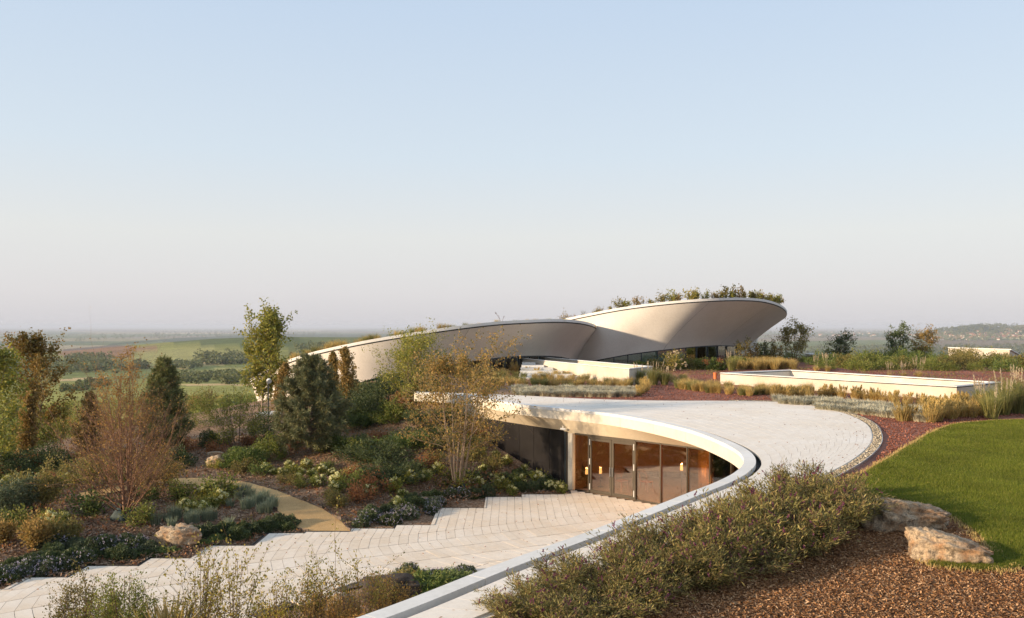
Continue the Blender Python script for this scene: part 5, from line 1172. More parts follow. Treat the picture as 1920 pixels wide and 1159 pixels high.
rowG([(1195,744),(1205,738),(1212,730),(1205,724)], 6, .2, gol2, 'grass_tuft', 'golden seeding grass at the right end of the left fescue band', 'golden grasses ending the left band')
g_ = 'golden grass tuft between the parapet box and the stone roof'
rowG([(1268,728),(1330,737),(1400,741),(1450,740),(1500,742)], 26, .25, gol, 'grass_tuft', 'golden grass tuft in the front band between parapet box and stone roof', 'front band of golden grasses before the parapet box')
rowG([(1268,722),(1330,729),(1420,735),(1520,737)], 20, .25, gol, 'grass_tuft', 'golden grass tuft in the rear band between parapet box and stone roof', 'rear band of golden grasses before the parapet box')
rowG([(1440,748),(1490,747),(1550,745),(1600,748),(1660,756),(1740,762)], 26, .3, gol2, 'grass_tuft', 'pale seeding grass tuft in front of the long face of the parapet box', 'seeding grasses before the parapet box')
g_ = 'buff fescue mound in the band curving along the right of the stone roof'
for k_, (dv, rn) in enumerate(((0,'rear'), (6,'middle'), (13,'front'))): rowG([(1455+k_*12,753+dv),(1540,756+dv),(1620,764+dv),(1700,774+dv),(1740,782+dv*.8)], 22, .08, fes, 'fescue_mound', f'buff fescue mound in the {rn} band curving along the right of the stone roof', f'{rn} band of fescue mounds right of the roof', sc=(1.0,1.35))
rowG([(1700,790),(1730,792),(1760,786),(1800,782),(1830,776)], 14, .35, gol2, 'grass_tuft', 'dense golden grass tuft at the corner of the parapet box', 'golden grasses at the box corner', sc=(1.0,1.4))
rowG([(1740,776),(1790,772),(1815,768)], 9, .4, gol2, 'grass_tuft', 'dense golden grass tuft at the corner of the parapet box', 'golden grasses at the box corner', sc=(1.0,1.4))
rowG([(1230,712),(1260,716),(1290,712)], 5, .3, gol, 'grass_tuft', 'green gold tuft right of the end of the low white wall', 'tufts by the low white wall end')
# pampas
pam = [[('blades', grass_mesh('blades', 190+k, 520, .40, 1.25, .6, .018, M['g_green']))]+[('plume', plume_mesh(1920+k*20+j, 1, .8, 1.25, .42, M['plume'])) for j in range(6+k)] for k in range(2)]
for i, (u, v, s_, lb) in enumerate([(1660,785,.95,'pampas grass with cream plumes at the right corner of the parapet box'),(1845,772,1.0,'left clump of the tall pampas grasses at the right edge'),(1880,778,1.05,'middle clump of the tall pampas grasses at the right edge'),(1908,775,1.3,'tallest clump of pampas grass at the right picture edge'),(1895,760,1.2,'rear clump of the tall pampas grasses at the right edge'),(1225,722,1.0,'pampas grass behind the end of the low white wall, right one'),(1200,720,.9,'pampas grass behind the end of the low white wall, left one'),(1372,695,1.1,'pampas grass before the prow glass'),(1246,722,.8,'smaller pampas clump beside the low white wall end')]):
    if i == 0: u, v = 1858, 785
    p = onG(u, v, ZP); put(pam[i % 2], 'pampas_grass', lb, 'grass', p, i*1.1, s_)
for i, (u, v, s_, lb) in enumerate([(1668,708,.7,'left of three dry upright grasses behind the parapet box'),(1695,708,.75,'middle one of three dry upright grasses behind the parapet box'),(1722,708,.95,'tallest of three dry upright grasses behind the parapet box'),(1530,697,.8,'dry upright grass beside the red gravel heap'),(1552,697,.85,'dry upright grass right of the red gravel heap')]):
    p = onG(u, v, ZP); put([('blades', gol[0][0][1]), ('plumes', plume_mesh(200+i, 12, .4, 1.3, .35, M['plume']))], 'dry_grass', lb, 'grass', p, i, s_)
# tufts along the low wall and steps
for i, (u, v, s_, lb) in enumerate([(965,700,1.5,'tall grass left of the pale steps'),(991,703,1.0,'grass tuft growing before the pale steps'),(1008,705,1.0,'grass tuft before the right part of the pale steps'),(940,712,1.3,'green grass clump farther left of the pale steps'),(905,705,1.5,'tall seeding grass behind the multi stemmed tree'),(880,700,1.6,'pale seeding grass behind the crown of the multi stemmed tree')]):
    p = onG(u, v, ZP); put(gol2[i % 2] if i != 3 else [('b', gol[1][0][1])], 'grass_clump', lb, 'grass', p, i, s_)
# hedges in front of the prow glass
HB = [(1195,692,44,13,M['l_green']),(1225,692,50,16,M['l_olive']),(1262,692,56,20,M['l_green']),(1290,692,54,20,M['l_olive']),(1318,692,56,22,M['l_green']),(1342,694,34,22,M['l_jun']),(1385,690,50,20,M['l_green'])]
for i, (u, v, w_, h_, lm) in enumerate(HB):
    p = onG(u, v, ZP); put([('m', mound_mesh('m', 210+i, 2200, w_*p[1]/FPX/2, h_*p[1]/FPX, .16, .08, lm, shell=.5, lump=.25))], 'hedge_shrub', 'low leafy shrub in the planting before the glass of the larger building', 'shrub', p, group='shrubs before the prow glass')
p = onG(1266, 697, ZP); ms_ = bush_meshes(220, 500, 1.1, 1.7, .14, .09, M['l_yell'], M['wood'], 12); ms_.append(('flowers', flowerheads(221, 22, 1.0, 1.7, .11, 14, M['plume'], .1))); put(ms_, 'flowering_shrub', 'loose shrub with large cream flowers before the prow glass', 'shrub', p)
p = onG(1338, 694, ZP); put(bush_meshes(222, 900, .9, 1.1, .10, .06, M['l_red'], M['wood'], 12), 'low_shrub', 'russet shrub behind the orange pipe', 'shrub', p)
rowG([(1290,668.5),(1310,668),(1330,669)], 7, .4, gol2, 'grass_tuft', 'tall golden grass against the prow glass', 'golden grasses against the prow glass', sc=(2.2,2.8))
for vv in (692, 689, 686): rowG([(1385,vv),(1430,vv),(1478,vv+.3)], 22, .5, gol[:1]+gol[2:], 'grass_tuft', 'straw coloured grass tuft below the young saplings at the prow', 'straw grasses below the prow', sc=(1.3,1.7))
# leafy band along the far edge on the right
rs2 = np.random.RandomState(9); bm_ = [mound_mesh('m', 230+k, 2000, 2.0, 1.7, .22, .09, [M['l_green'], M['l_olive'], M['l_jun'], M['l_green']][k], shell=.5, lump=.3, k=6) for k in range(4)]
for i in range(46):
    u = 1545+i*8.4+rs2.uniform(-6, 6); v = rs2.uniform(675, 694)+(u-1545)*.012
    p = onG(u, v, ZP); put([('m', bm_[rs2.randint(4)])], 'field_shrub', 'bushy green shrub in the long band along the far edge of the roof garden', 'shrub', p, rs2.uniform(0, 6), rs2.uniform(.55, 1.0)*(.7 if v > 688 else 1), group='shrubs along the far edge of the roof garden')
for i in range(14):
    u = rs2.uniform(1380, 1560); p = onG(u, rs2.uniform(668, 680), ZP); put([('m', bm_[i % 4])], 'field_shrub', 'lower shrub in the thin scrub between prow and far band', 'shrub', p, i, rs2.uniform(.35, .6), group='scrub right of the prow')
# ------------------------------------------------------------------ plants on the shells
for i in range(30):
    k_ = int(np.interp(i, [0, 29], [4, 78])); p = RmR[k_]; big = [.7, .75, .85, .9, 1.0][min(4, i//5)]
    s_ = rs2.uniform(.5, 1.25)*big*(.8+.5*math.sin(i*1.9)**2)
    put([('m', mound_mesh('m', 260+i % 6, 420, .85, 1.15, .15, .10, [M['l_lime'], M['l_brown'], M['l_orange'], M['l_olive']][i % 4], shell=.6, lump=.4, k=7))] if i < 6 else [('m', bpy.data.meshes[sh_names[i % 6]])] if False else bush_meshes(260+i, 420, .75, 1.25, .15, .10, [M['l_lime'], M['l_brown'], M['l_yell'], M['l_olive']][i % 4], M['wood'], 7), 'roof_shrub', 'autumn coloured shrub on the planted roof of the larger building', 'shrub', (p[0]+rs2.uniform(-.4, .4), p[1]+.9+rs2.uniform(0, .9), p[2]-.10), rs2.uniform(0, 6), s_, group='shrubs on the upper planted roof')
for i in range(78):
    k_ = int(np.interp(i, [0, 77], [8, 104])); p = RmL[k_]; f = np.interp(i, [0, 30, 45, 77], [1.2, 1.1, .7, .35])*rs2.uniform(.5, 1.1)
    put(gol[rs2.randint(3)], 'roof_grass_tuft', 'wispy golden grass tuft along the planted edge of the sloping building', 'grass', (p[0]+rs2.uniform(-.3, .3), p[1]+.5+rs2.uniform(0, .5), p[2]-.12), rs2.uniform(0, 6), f*1.25, group='grass tufts on the sloping roof')
# tall seed stalk above the rim
p = RmL[62]; b = B(); b.tube([(0,0,0),(-.1,0,.5),(-.45,0,1.0)], [.02,.015,.01], 5); b.tube([(0,0,0),(.1,0,.35),(.25,0,.7)], [.02,.012,.01], 5); b.tube([(-.1,0,.5),(-.2,0,.75)], [.012,.008], 4)
t = empty('dry_stalk', (p[0], p[1]+.6, p[2]-.1), label='branched dry stalk rising above the middle of the sloping roof', cat='plant'); ob('stem', b.mesh('stem', M['wood']), t)
ob('seed_heads', leafmesh('seed_heads', np.array([(-.45,0,1.0),(-.4,0,.93),(.25,0,.7),(-.2,0,.75),(.2,0,.62)])+0, .14, .1, M['wood'], rs2), t)
# ------------------------------------------------------------------ butterfly bushes along the near side of the stone roof
BU = [(1535,985,1.0,.85),(1535,1000,1.25,1.25),(1475,1010,1.2,1.15),(1500,1030,.7,.6),(1420,1035,1.2,1.15),(1350,1050,1.15,1.05),(1480,1045,.95,.8),(1290,1075,1.1,.95),(1380,1075,.95,.75),(1225,1095,1.0,.9),(1150,1120,.95,.8),(1290,1105,.8,.65),(1180,1140,.8,.62),(1075,1145,.9,.7),(990,1172,.85,.58),(1090,1180,.8,.6),(1000,1215,.8,.6),(1520,955,.9,1.1)]
bl = ['furthest', 'tallest rear', 'broad rear', 'small outermost', 'full middle', 'dense middle', 'low front', 'rounded middle', 'low front middle', 'sprawling middle', 'shorter front', 'small lower', 'low outer', 'near', 'nearest left', 'near outer', 'cut off nearest', 'upper']
bub = [bush_meshes(300+k, 9500, 1.0, .93, .10, .017, M['l_budd'], M['wood'], 32, flow=(M['fl_purple'], 60, .13, .026, 26), spread=.06, twl=.62) for k in range(3)]
BL_ = ['beside the larger limestone boulder', 'against the curve of the stone roof', 'in front of the roof paving', 'touching the mulch by the boulder', 'below the tip of the coping curve', 'over the broken roof stone', 'at the mulch edge', 'beside the near roof paving', 'over the wood chips', 'before the near coping', 'spreading across the roof edge', 'at the wood chip edge', 'low over the wood chips', 'by the lower roof edge', 'at the bottom edge by the coping', 'at the bottom edge over wood chips', 'cut by the bottom edge', 'behind the others near the pebble strip']
for i, (u, v, r_, h_) in enumerate(BU):
    p = Gp(u, v, ZP); put(bub[i % 3], 'butterfly_bush', f'{bl[i]} purple spiked butterfly bush {BL_[i]}', 'shrub', (p[0]+.15, p[1]+.3, ZP-.02), i*1.7, (r_, r_*.9, h_*.70))
# ------------------------------------------------------------------ near shrubs at the bottom left
def near(seed, u, vt, Y, w_, lm, label, n=2600, L=.055, Wd=.03, stems=16, vb=None, flow=None, name='shrub', **k):
    x = (u-960)/FPX*Y; z0 = Hs(x, Y)-.02; h = (HZ-vt)/FPX*Y-z0; r_ = w_*Y/FPX/2
    return put(bush_meshes(seed, n, r_, h, L, Wd, lm, M['wood'], stems, flow=flow, **k), name, label, 'shrub', (x, Y, z0))
near(320, 165, 1085, 17.5, 110, M['l_olive'], 'left half of the leafy olive shrub pair at the bottom left', 6500, .05, .03, 26, flow=(M['fl_white'], 5, .05, .03, 10), spread=.06)
near(321, 238, 1078, 17.2, 95, M['l_green'], 'right half of the leafy olive shrub pair at the bottom left', 6500, .05, .03, 26, flow=(M['fl_purple'], 5, .05, .03, 10), spread=.06)
near(322, 375, 1040, 17.5, 100, M['l_yell'], 'left twiggy shrub with sparse yellow leaves before the terrace', 1500, .06, .04, 13, spread=.04, twl=.5)
near(323, 440, 1050, 17.3, 90, M['l_yell'], 'right twiggy shrub with sparse yellow leaves before the terrace', 1700, .06, .04, 13, spread=.04, twl=.5)
near(324, 515, 1095, 17.0, 90, M['l_yell'], 'low yellow leaved shrub at the bottom edge', 1700, .05, .035, 14, spread=.05)
near(325, 560, 1045, 17.8, 70, M['l_lime'], 'thin upright shrub left of the tallest bare stems', 1100, .055, .035, 9, spread=.04, twl=.5)
near(326, 625, 1040, 17.6, 80, M['l_yell'], 'thin upright shrub with tall bare stems at bottom centre', 1300, .055, .035, 10, spread=.04, twl=.5)
near(327, 680, 1062, 18.2, 70, M['l_yell'], 'sparse upright shrub next to the dark boulder', 1000, .055, .035, 8, spread=.04, twl=.5)
near(328, 585, 1105, 17.0, 140, M['l_brown'], 'low bronze shrub among the bare stems', 3200, .05, .03, 20, spread=.06)
near(329, 655, 1110, 17.3, 90, M['l_orange'], 'rusty shrub at the foot of the tall stems', 2600, .05, .03, 18, spread=.06)
near(330, 720, 1085, 19.8, 90, M['l_dry'], 'brown green shrub on the near bed', 2600, .05, .03, 16, spread=.06)
for i, (u, v, w_, lm) in enumerate([(800,1122,110,M['l_jun']),(850,1108,80,M['l_sedum']),(765,1105,70,M['l_olive']),(740,1120,70,M['l_jun'])]):
    p = onG(u, v, -7.2); r_ = w_*p[1]/FPX/2; put([('j', jun_mesh(340+i, r_, r_*.7, 3200, lm))], 'ground_juniper', ['bright low juniper beside the near coping', 'small bright juniper at the tip of the near bed', 'olive low shrub on the near bed', 'low juniper above the dark boulder'][i], 'shrub', p)
p = onY(310, 17.0); x = p[0]; put([('g', grass_mesh('g', 350, 420, .4, .62, .6, .02, M['g_gold']))], 'grass_clump', 'golden grass clump between the near shrubs at the bottom', 'grass', (x, 17.0, Hs(x, 17.0)), 0, 2.3)
p = onY(330, 17.0); put([('g', bpy.data.meshes['g.001'] if 'g.001' in bpy.data.meshes else gol[0][0][1])], 'grass_clump', 'smaller golden grass clump beside the larger one at the bottom', 'grass', (p[0], 17.1, Hs(p[0], 17.1)), 0, 2.1)
for k_, (u0, u1, vt) in enumerate([(905,925,1060),(940,980,1075)]):
    pass
near(331, 950, 1090, 12.6, 40, M['l_budd'], 'wispy weed on the roof edge left of the butterfly bushes', 350, .05, .015, 7) if False else None

# low mixed planting that fills the mulch bank
rs3 = np.random.RandomState(81); lows = []
for k, (lm, nm) in enumerate([(M['l_red'],'russet'),(M['l_olive'],'olive'),(M['l_lime'],'yellow green'),(M['l_green'],'mid green'),(M['l_jun'],'deep green')]):
    lows.append((bush_meshes(400+k, 900, .55, .55, .085, .05, lm, M['wood'], 12), nm))
BANK = [(-24,27),(-15,26.5),(-10,29.5),(-6,31),(-3,33),(0,36.5),(-1.8,41.5),(-7,44),(-18,44),(-28,40)]
pp_ = []
while len(pp_) < 74:
    x, y = rs3.uniform(-27, 0), rs3.uniform(26.5, 44)
    if not inpoly(np.array([x]), np.array([y]), BANK)[0]: continue
    if inpoly(np.array([x]), np.array([y]), PATHP)[0] or polydist(np.array([x]), np.array([y]), PATHP)[0] < .6: continue
    if any((x-a)**2+(y-b_)**2 < .8 for a, b_ in pp_): continue
    pp_.append((x, y)); ms_, nm = lows[rs3.randint(5)]
    put(ms_, 'low_shrub', f'low loose {nm} shrub in the mulch of the garden bank', 'shrub', (x, y, Hs(x, y)-.02), rs3.uniform(0, 6), rs3.uniform(.6, 1.5), group=f'low {nm} shrubs on the bank')
for i, (u, v, w_) in enumerate([(700,770,90),(735,790,80),(665,790,80),(690,745,70),(740,735,80),(775,750,70),(800,735,80),(620,770,60),(650,735,60)]):
    p = onG(u, v, -5.6); r_ = w_*p[1]/FPX/2; put([('m', mound_mesh('m', 420+i, 3200, r_, r_*.85, .13, .07, [M['l_dark'], M['l_green'], M['l_jun'], M['l_olive']][i % 4], shell=.5, lump=.3))], 'evergreen_shrub', ['dark shrub under the right hornbeam pair', 'green shrub above the widest juniper', 'deep green shrub right of the big pine crown', 'olive shrub at the foot of the fuller hornbeam', 'dark shrub on the slope under the tan wall', 'green shrub by the trunks of the feathery tree', 'deep green shrub at the upper end of the bank', 'olive shrub behind the big pine', 'dark shrub between the two hornbeams'][i], 'shrub', p)
# ------------------------------------------------------------------ loose material and lawn
rs = np.random.RandomState(77)
def scatter(P, n, dens=None):
    P = np.array([p[:2] for p in P]); lo, hi = P.min(0), P.max(0); out = []
    tot = 0
    while tot < n:
        q = rs.uniform(lo, hi, (n*2, 2)); q = q[inpoly(q[:, 0], q[:, 1], P)]
        if dens is not None: q = q[rs.rand(len(q)) < dens(q)]
        out.append(q); tot += len(q)
    return np.concatenate(out)[:n]
def flakes(q, L, Wd, th, dz, m, name, **k):
    n = len(q); z = H(q[:, 0], q[:, 1], False)+dz; P = np.c_[q, z+rs.uniform(0, L*.35, n)]
    A = rdir(n, rs); A[:, 2] *= .35; A /= np.linalg.norm(A, axis=1)[:, None]; up = np.array([0, 0, 1.])+rs.normal(0, .35, (n, 3)); Bv = np.cross(A, up); Bv /= np.linalg.norm(Bv, axis=1)[:, None]; N = np.cross(A, Bv)
    l = (L*rs.uniform(.4, 1.5, n))[:, None]/2; w_ = (Wd*rs.uniform(.5, 1.4, n))[:, None]/2; t_ = th/2
    V = np.stack([P-A*l-Bv*w_*.6, P-A*l*.8+Bv*w_, P+A*l+Bv*w_*.5, P+A*l*.9-Bv*w_, P+N*t_*2], 1).reshape(-1, 3); b_ = np.arange(n)[:, None]*5
    T = np.concatenate([b_+[0, 1, 4], b_+[1, 2, 4], b_+[2, 3, 4], b_+[3, 0, 4]], 1).reshape(-1, 3); return ob(name, mesh(name, V, T, m), kind='stuff', **k)
near_d = lambda q: np.clip((11.5/np.maximum(q[:, 1], 5))**2.2, .02, 1)
VISC = [p for p in CHIPP]
flakes(scatter(CHIPP, 130000, near_d), .040, .018, .008, .03, M['chipbit'], 'wood_chips')
MULP = [(-26,20),(-14,22.4),(-10,25.4),(-7.4,28.6),(-4.3,29.5),(-1.0,34.2),(2.2,35.0),(-1.2,40.5),(-8,46),(-20,46),(-30,36)]
q = scatter(MULP, 60000, lambda q: np.clip((26/np.maximum(q[:, 1], 5))**2, .02, 1)); q = q[~inpoly(q[:, 0], q[:, 1], PATHP) & ~inpoly(q[:, 0], q[:, 1]-.08, TERR)]
flakes(q, .10, .05, .015, .03, M['mulchbit'], 'bark_mulch')
RG = [(3,42),(8,40.3),(13.3,39.6),(14.6,37),(14.65,33.9),(14.0,30.5),(12.9,27.4),(11.55,24.6),(9.8,21.7),(10.3,20.5),(13,24),(20,33),(40,34),(60,45),(60,72),(10,72),(3,60)]
q = scatter(RG, 52000, lambda q: np.clip((24/np.maximum(q[:, 1], 5))**2, .02, 1)); flakes(q, .05, .04, .035, .02, M['redbit'], 'lava_stones')
# pebble strip and its metal edge round the outside of the stone roof
sl_ = [i for i in range(NC) if 10.5 < OC[i, 0] or (OC[i, 1] < 39 and OC[i, 1] > 19 and OC[i, 0] > 7)]; N2 = normals2(OC)
q = []
for i in range(14000):
    f = rs.uniform(sl_[0], sl_[-1]); j = int(f); j2 = min(j+1, NC-1); w_ = rs.uniform(.03, .27); q.append(OC[j]+(OC[j2]-OC[j])*(f-j)+N2[j]*w_)
q = np.array(q); flakes(q, .07, .055, .05, .03, M['pebble'], 'pebble_strip')
E = np.c_[OC[sl_], np.full(len(sl_), ZP)]; V, F = sweep(E, [(.28,-.1),(.295,-.1),(.295,.07),(.28,.07)], N2[sl_]); ob('metal_edging', mesh('metal_edging', V, F, M['steel']), kind='structure')
b_ = B(); V, F = sweep(E, [(.01,.0),(.28,.0),(.28,.03),(.01,.03)], N2[sl_]); ob('pebble_bed', mesh('pebble_bed', V, F, M['bed']), kind='structure')
# lawn blades
q = scatter(LAWN, 230000, lambda q: np.clip((13/np.maximum(q[:, 1], 5))**1.6, .03, 1)*(q[:, 0]/np.maximum(q[:, 1], 1) < .70)); n = len(q); z = H(q[:, 0], q[:, 1], False)+.045
az = rs.uniform(0, 2*PI, n); hgt = rs.uniform(.035, .075, n)*(1+.25*np.sin(q[:, 0]*1.9+q[:, 1]*.7)); wd = .0045*np.maximum(1, q[:, 1]/11); s_ = np.stack([np.cos(az), np.sin(az), 0*az], 1)*wd[:, None]; P = np.c_[q, z]
tip = P+np.stack([rs.normal(0, .018, n), rs.normal(0, .018, n), hgt], 1); V = np.stack([P-s_, P+s_, tip], 1).reshape(-1, 3); ob('lawn_grass', mesh('lawn_grass', V, np.arange(3*n).reshape(n, 3), M['lawn']), kind='stuff')
# yellowed rim of the turf
ed = np.array([p for p in LAWN[:11]]+[]); q = []
for a, c in zip(ed[:-1], ed[1:]):
    k = int(np.linalg.norm(c-a)*260); f = rs.rand(k)[:, None]; q.append(a+(c-a)*f+rs.normal(0, .085, (k, 2)))
ed2 = np.array([G2(u, v) for u, v in [(1920,1069)]+LAWN_L])
for a, c in zip(ed2[:-1], ed2[1:]):
    k = int(np.linalg.norm(c-a)*260); f = rs.rand(k)[:, None]; q.append(a+(c-a)*f+rs.normal(0, .085, (k, 2)))
q = np.concatenate(q); P = np.c_[q, H(q[:, 0], q[:, 1], False)+.02]; V, T = bladeVF(P, .085, .6, .012, rs); ob('lawn_rim_grass', mesh('lawn_rim_grass', V, T, M['g_gold']), kind='stuff')
# small weeds and fallen leaves on the mulch bank
q = scatter(MULP, 5200, lambda q: .3+.7*(np.sin(q[:, 0]*.9)*np.cos(q[:, 1]*.8) > 0.1)); q = q[~inpoly(q[:, 0], q[:, 1], PATHP) & ~inpoly(q[:, 0], q[:, 1]-.2, TERR)]; P = np.c_[q, H(q[:, 0], q[:, 1], False)+.06]; P = np.repeat(P, 3, 0)+rs.normal(0, .05, (len(P)*3, 3))*[1, 1, .5]
ob('fallen_leaves', leafmesh('fallen_leaves', P, .085, .06, M['l_red'], rs), kind='stuff')
q = scatter(MULP, 900, lambda q: .2+.8*(np.sin(q[:, 0]*1.3+2)*np.cos(q[:, 1]*1.1) > 0.2)); q = q[~inpoly(q[:, 0], q[:, 1], PATHP) & ~inpoly(q[:, 0], q[:, 1]-.3, TERR)]; P = np.repeat(np.c_[q, H(q[:, 0], q[:, 1], False)], 16, 0)+np.abs(rs.normal(0, .13, (len(q)*16, 3)))*rs.choice([-1, 1], (len(q)*16, 3))*[1, 1, .6]; P[:, 2] += .06
ob('bank_undergrowth', leafmesh('bank_undergrowth', P, .07, .035, M['l_olive'], rs), kind='stuff')
q = scatter([(9,60),(14,72),(60,85),(60,72),(38,58),(26,52),(22,56),(12,58)], 260); P = np.repeat(np.c_[q, H(q[:, 0], q[:, 1], False)], 40, 0)+np.abs(rs.normal(0, .28, (len(q)*40, 3)))*rs.choice([-1, 1], (len(q)*40, 3))*[1, 1, .35]; P[:, 2] += .06
ob('gravel_weeds', leafmesh('gravel_weeds', P, .12, .05, M['l_olive'], rs), kind='stuff')
# ------------------------------------------------------------------ valley: vines, woods, village
rsv = np.random.RandomState(12); M['vine'] = leafm('vine leaves', [(.13,.16,.03),(.19,.2,.04),(.09,.12,.03),(.22,.19,.05)]); P = []
d0 = np.array([.28, .96]); n0 = np.array([.96, -.28])
for k in range(-60, 40):
    c = np.array([-48, 95])+n0*k*2.3; L = rsv.uniform(-60, 190, 520); q = c+np.outer(L, d0); q = q[(q[:, 1] > 62) & (q[:, 0] < -24-(q[:, 1]-62)*.12+(q[:, 1] > 110)*28) & (q[:, 1] < 300) & (np.abs(q[:, 0]) < q[:, 1]*.74)]
    if len(q): h_ = H(q[:, 0], q[:, 1], False); P.append(np.c_[q+rsv.normal(0, .28, q.shape), h_+rsv.uniform(.15, 1.5, len(q))])
P = np.concatenate(P); ob('vine_rows', leafmesh('vine_rows', P, .75, .5, M['vine'], rsv), kind='stuff')
M['wood1'] = leafm('far woodland leaves', [(.06,.08,.035),(.09,.105,.04),(.12,.12,.05),(.05,.065,.03)], .2)
def wood(poly, n, s, name, per=26, m=None, ymin=0):
    """crowns scattered where a stretch of woodland stands (outline given on the picture, dropped onto the land)"""
    u0 = min(p[0] for p in poly); u1 = max(p[0] for p in poly); v0 = min(p[1] for p in poly); v1 = max(p[1] for p in poly)
    Yc = np.concatenate([np.linspace(70, 2400, 2400), np.linspace(2400, 30000, 1500)]); C_ = []
    for u in np.linspace(u0, u1, 120):
        X_ = (u-960)/FPX*Yc; v = HZ-FPX*H(X_, Yc, False)/Yc; vm = np.minimum.accumulate(v); ok = (v <= vm+.01) & inpoly(np.full(len(v), u), v, poly); C_ += [(x_, y_, v_) for x_, y_, v_ in zip(X_[ok], Yc[ok], v[ok])]
    C_ = np.array([c for c in C_ if c[1] > ymin])
    if not len(C_): print('no land for', name); return
    w_ = 1/np.maximum(np.gradient(C_[:, 1]), 0)if False else np.ones(len(C_)); k = rsv.choice(len(C_), n); c = C_[k, :2]+rsv.normal(0, s*1.2, (n, 2)); z = H(c[:, 0], c[:, 1], False)
    r_ = s*rsv.uniform(.6, 1.2, n); d = rdir(n*per, rsv); P = np.repeat(np.c_[c, z+r_*.9], per, 0)+d*np.repeat(r_, per)[:, None]*rsv.uniform(.5, 1, (n*per, 1))*[1, 1, .95]
    return ob(name, leafmesh(name, P, s*.55, s*.42, m or M['wood1'], rsv, d, jit=.8), kind='stuff')
wood([(125,672),(200,670),(212,680),(200,700),(130,700)], 130, 5, 'far_woodland', 40)
wood([(0,690),(125,672),(130,700),(0,720)], 90, 4, 'scrub_belt', 40)
wood([(380,668),(440,666),(470,672),(470,684),(380,684)], 120, 5, 'far_woodland', 40)
wood([(325,684),(375,682),(372,690),(330,694)], 60, 4, 'scrub_belt', 36)
wood([(335,706),(470,699),(475,716),(420,722),(335,718)], 120, 3.0, 'scrub_belt', 50)
wood([(240,688),(270,680),(275,694),(240,696)], 30, 4, 'scrub_belt', 40)
wood([(160,717),(195,716),(196,727),(160,729)], 34, 2.0, 'scrub_belt', 60)
wood([(112,730),(165,728),(165,733),(112,736)], 34, 1.6, 'scrub_belt', 60)
wood([(560,650),(700,648),(700,664),(560,668)], 120, 5, 'far_woodland', 40)
wood([(1430,652),(1990,648),(1990,664),(1430,664)], 420, 9, 'far_woodland', 26)
wood([(1740,622),(1800,614),(1860,611),(1920,616),(1990,614),(1990,628),(1740,630)], 520, 14, 'hill_woodland', 16)
wood([(1740,628),(1990,628),(1990,640),(1740,640)], 300, 13, 'village_trees', 16)
wood([(1420,622),(1745,622),(1745,634),(1420,636)], 380, 14, 'plain_tree_belts', 14, None, 3200)
wood([(30,628),(330,628),(330,636),(30,642)], 150, 12, 'plain_tree_belts', 14, None, 3200)
wood([(285,622),(640,622),(640,632),(285,634)], 330, 13, 'plain_tree_belts', 14, None, 3200)
wood([(0,618),(1000,618),(1000,622),(0,622)], 220, 18, 'plain_tree_belts', 8, None, 6000)
wood([(1400,617),(1740,617),(1740,621),(1400,621)], 140, 18, 'plain_tree_belts', 8, None, 6000)
M['hwall'] = solid('village wall', (.72,.66,.56), .8, .05, .01); M['hroof'] = solid('village roof', (.34,.16,.10), .8, .25, .02)
b = B(); b.box(-6,6,-4.5,4.5,-4,4.2,0); b.add([(-6.5,-5,4.1),(6.5,-5,4.1),(6.5,5,4.1),(-6.5,5,4.1),(-6.5,0,8.2),(6.5,0,8.2)], [(0,1,5,4),(2,3,4,5),(0,4,3),(1,2,5)], 1); hm = b.mesh('house', [M['hwall'], M['hroof']])
def landhit(u, v):
    Yc = np.concatenate([np.linspace(300, 2400, 500), np.linspace(2400, 16000, 1400)]); X_ = (u-960)/FPX*Yc; vv = HZ-FPX*H(X_, Yc, False)/Yc
    k = np.where(vv <= v)[0]
    if not len(k): return None
    return X_[k[0]], Yc[k[0]], float(H(X_[k[0]:k[0]+1], Yc[k[0]:k[0]+1], False)[0])
for i in range(190):
    u = rsv.uniform(1742, 1960); v = 638-abs(rsv.normal(0, 5.5))-(u > 1800)*rsv.uniform(0, 4); r_ = landhit(u, v)
    if r_: ob('house', hm, None, r_, rsv.uniform(-.5, .5), rsv.uniform(1.0, 1.7), label='small pale village house with red roof on the far right hillside', cat='house', group='village houses on the far hill')
for i in range(70):
    u = rsv.uniform(1500, 1740); v = rsv.uniform(622, 631); r_ = landhit(u, v)
    if r_: ob('house', hm, None, r_, rsv.uniform(-.5, .5), rsv.uniform(1.2, 2.2), label='tiny pale house in the distant town beyond the green meadow', cat='house', group='houses of the distant town')

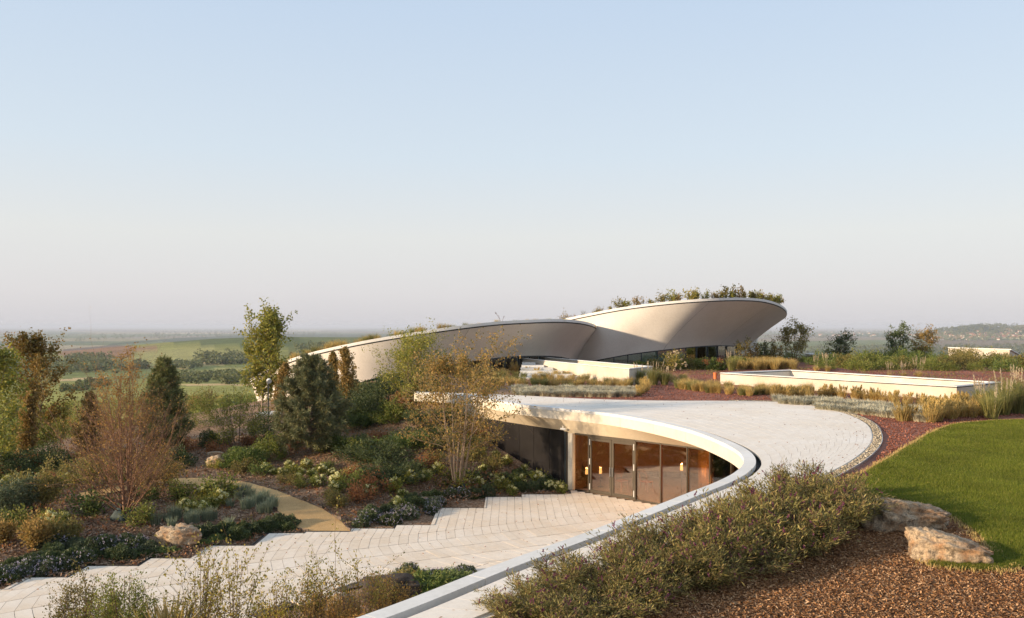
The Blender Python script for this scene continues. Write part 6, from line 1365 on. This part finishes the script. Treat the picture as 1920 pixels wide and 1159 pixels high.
# stray leaves and grit blown onto the stone
q = scatter([p for p in TERR if p[1] > 12], 420); P = np.c_[q, np.full(len(q), ZT+.012)]; A = rdir(len(q), rs)*[1, 1, .15]; ob('leaf_litter', leafmesh('leaf_litter', P, .06, .035, M['l_red'], rs, A, jit=.1), kind='stuff')
f = rs.uniform(10, NC-4, 420); j = f.astype(int); k_ = rs.rand(420)**.5; q = GD[j]+(OC[j]-GD[j])*k_[:, None]+rs.normal(0, .05, (420, 2)); P = np.c_[q, np.full(420, ZR+.010)]; A = rdir(420, rs)*[1, 1, .15]; ob('leaf_litter', leafmesh('leaf_litter', P, .05, .03, M['l_red'], rs, A, jit=.1), kind='stuff')
# ------------------------------------------------------------------ one label per thing: members of a row are told apart by their order
ONES = 'zeroth first second third fourth fifth sixth seventh eighth ninth tenth eleventh twelfth thirteenth fourteenth fifteenth sixteenth seventeenth eighteenth nineteenth'.split()
def ordw(n):
    if n < 20: return ONES[n]
    t_, o_ = divmod(n, 10); T = {2: 'twent', 3: 'thirt', 4: 'fort', 5: 'fift', 6: 'sixt', 7: 'sevent', 8: 'eight'}[t_]
    return T+'ieth' if o_ == 0 else T+'y-'+ONES[o_]
byl = {}
for o in COL.objects:
    if o.parent is None and o.get('group') and o.get('label'): byl.setdefault((o['group'], o['label']), []).append(o)
for (g, l), os_ in byl.items():
    if 1 < len(os_) <= 80:
        os_.sort(key=lambda o: o.location.x/max(1, o.location.y))
        short = ' '.join(l.split()[:12])
        while short.split()[-1] in ('the', 'of', 'in', 'and', 'a', 'to', 'at', 'by', 'on', 'left', 'its', 'stone', 'last', 'dark', 'upper', 'front', 'low'): short = ' '.join(short.split()[:-1])
        for i, o in enumerate(os_): o['label'] = f'{ordw(i+1)} from left, '+short if i else 'leftmost, '+short
# ------------------------------------------------------------------ hazy air
b = B(); b.box(-75000, 75000, -75000, 95000, -140, 30)
m = bpy.data.materials.new('autumn haze'); m.use_nodes = True; t = m.node_tree
t.nodes.remove(t.nodes["Principled BSDF"]); pv = t.nodes.new("ShaderNodeVolumePrincipled")
pv.inputs["Color"].default_value = (0.70, 0.77, 0.90, 1); pv.inputs["Density"].default_value = 0.72e-4; pv.inputs["Anisotropy"].default_value = 0.0
t.links.new(pv.outputs[0], t.nodes["Material Output"].inputs["Volume"])
ob('haze', b.mesh('haze', m), kind='stuff')
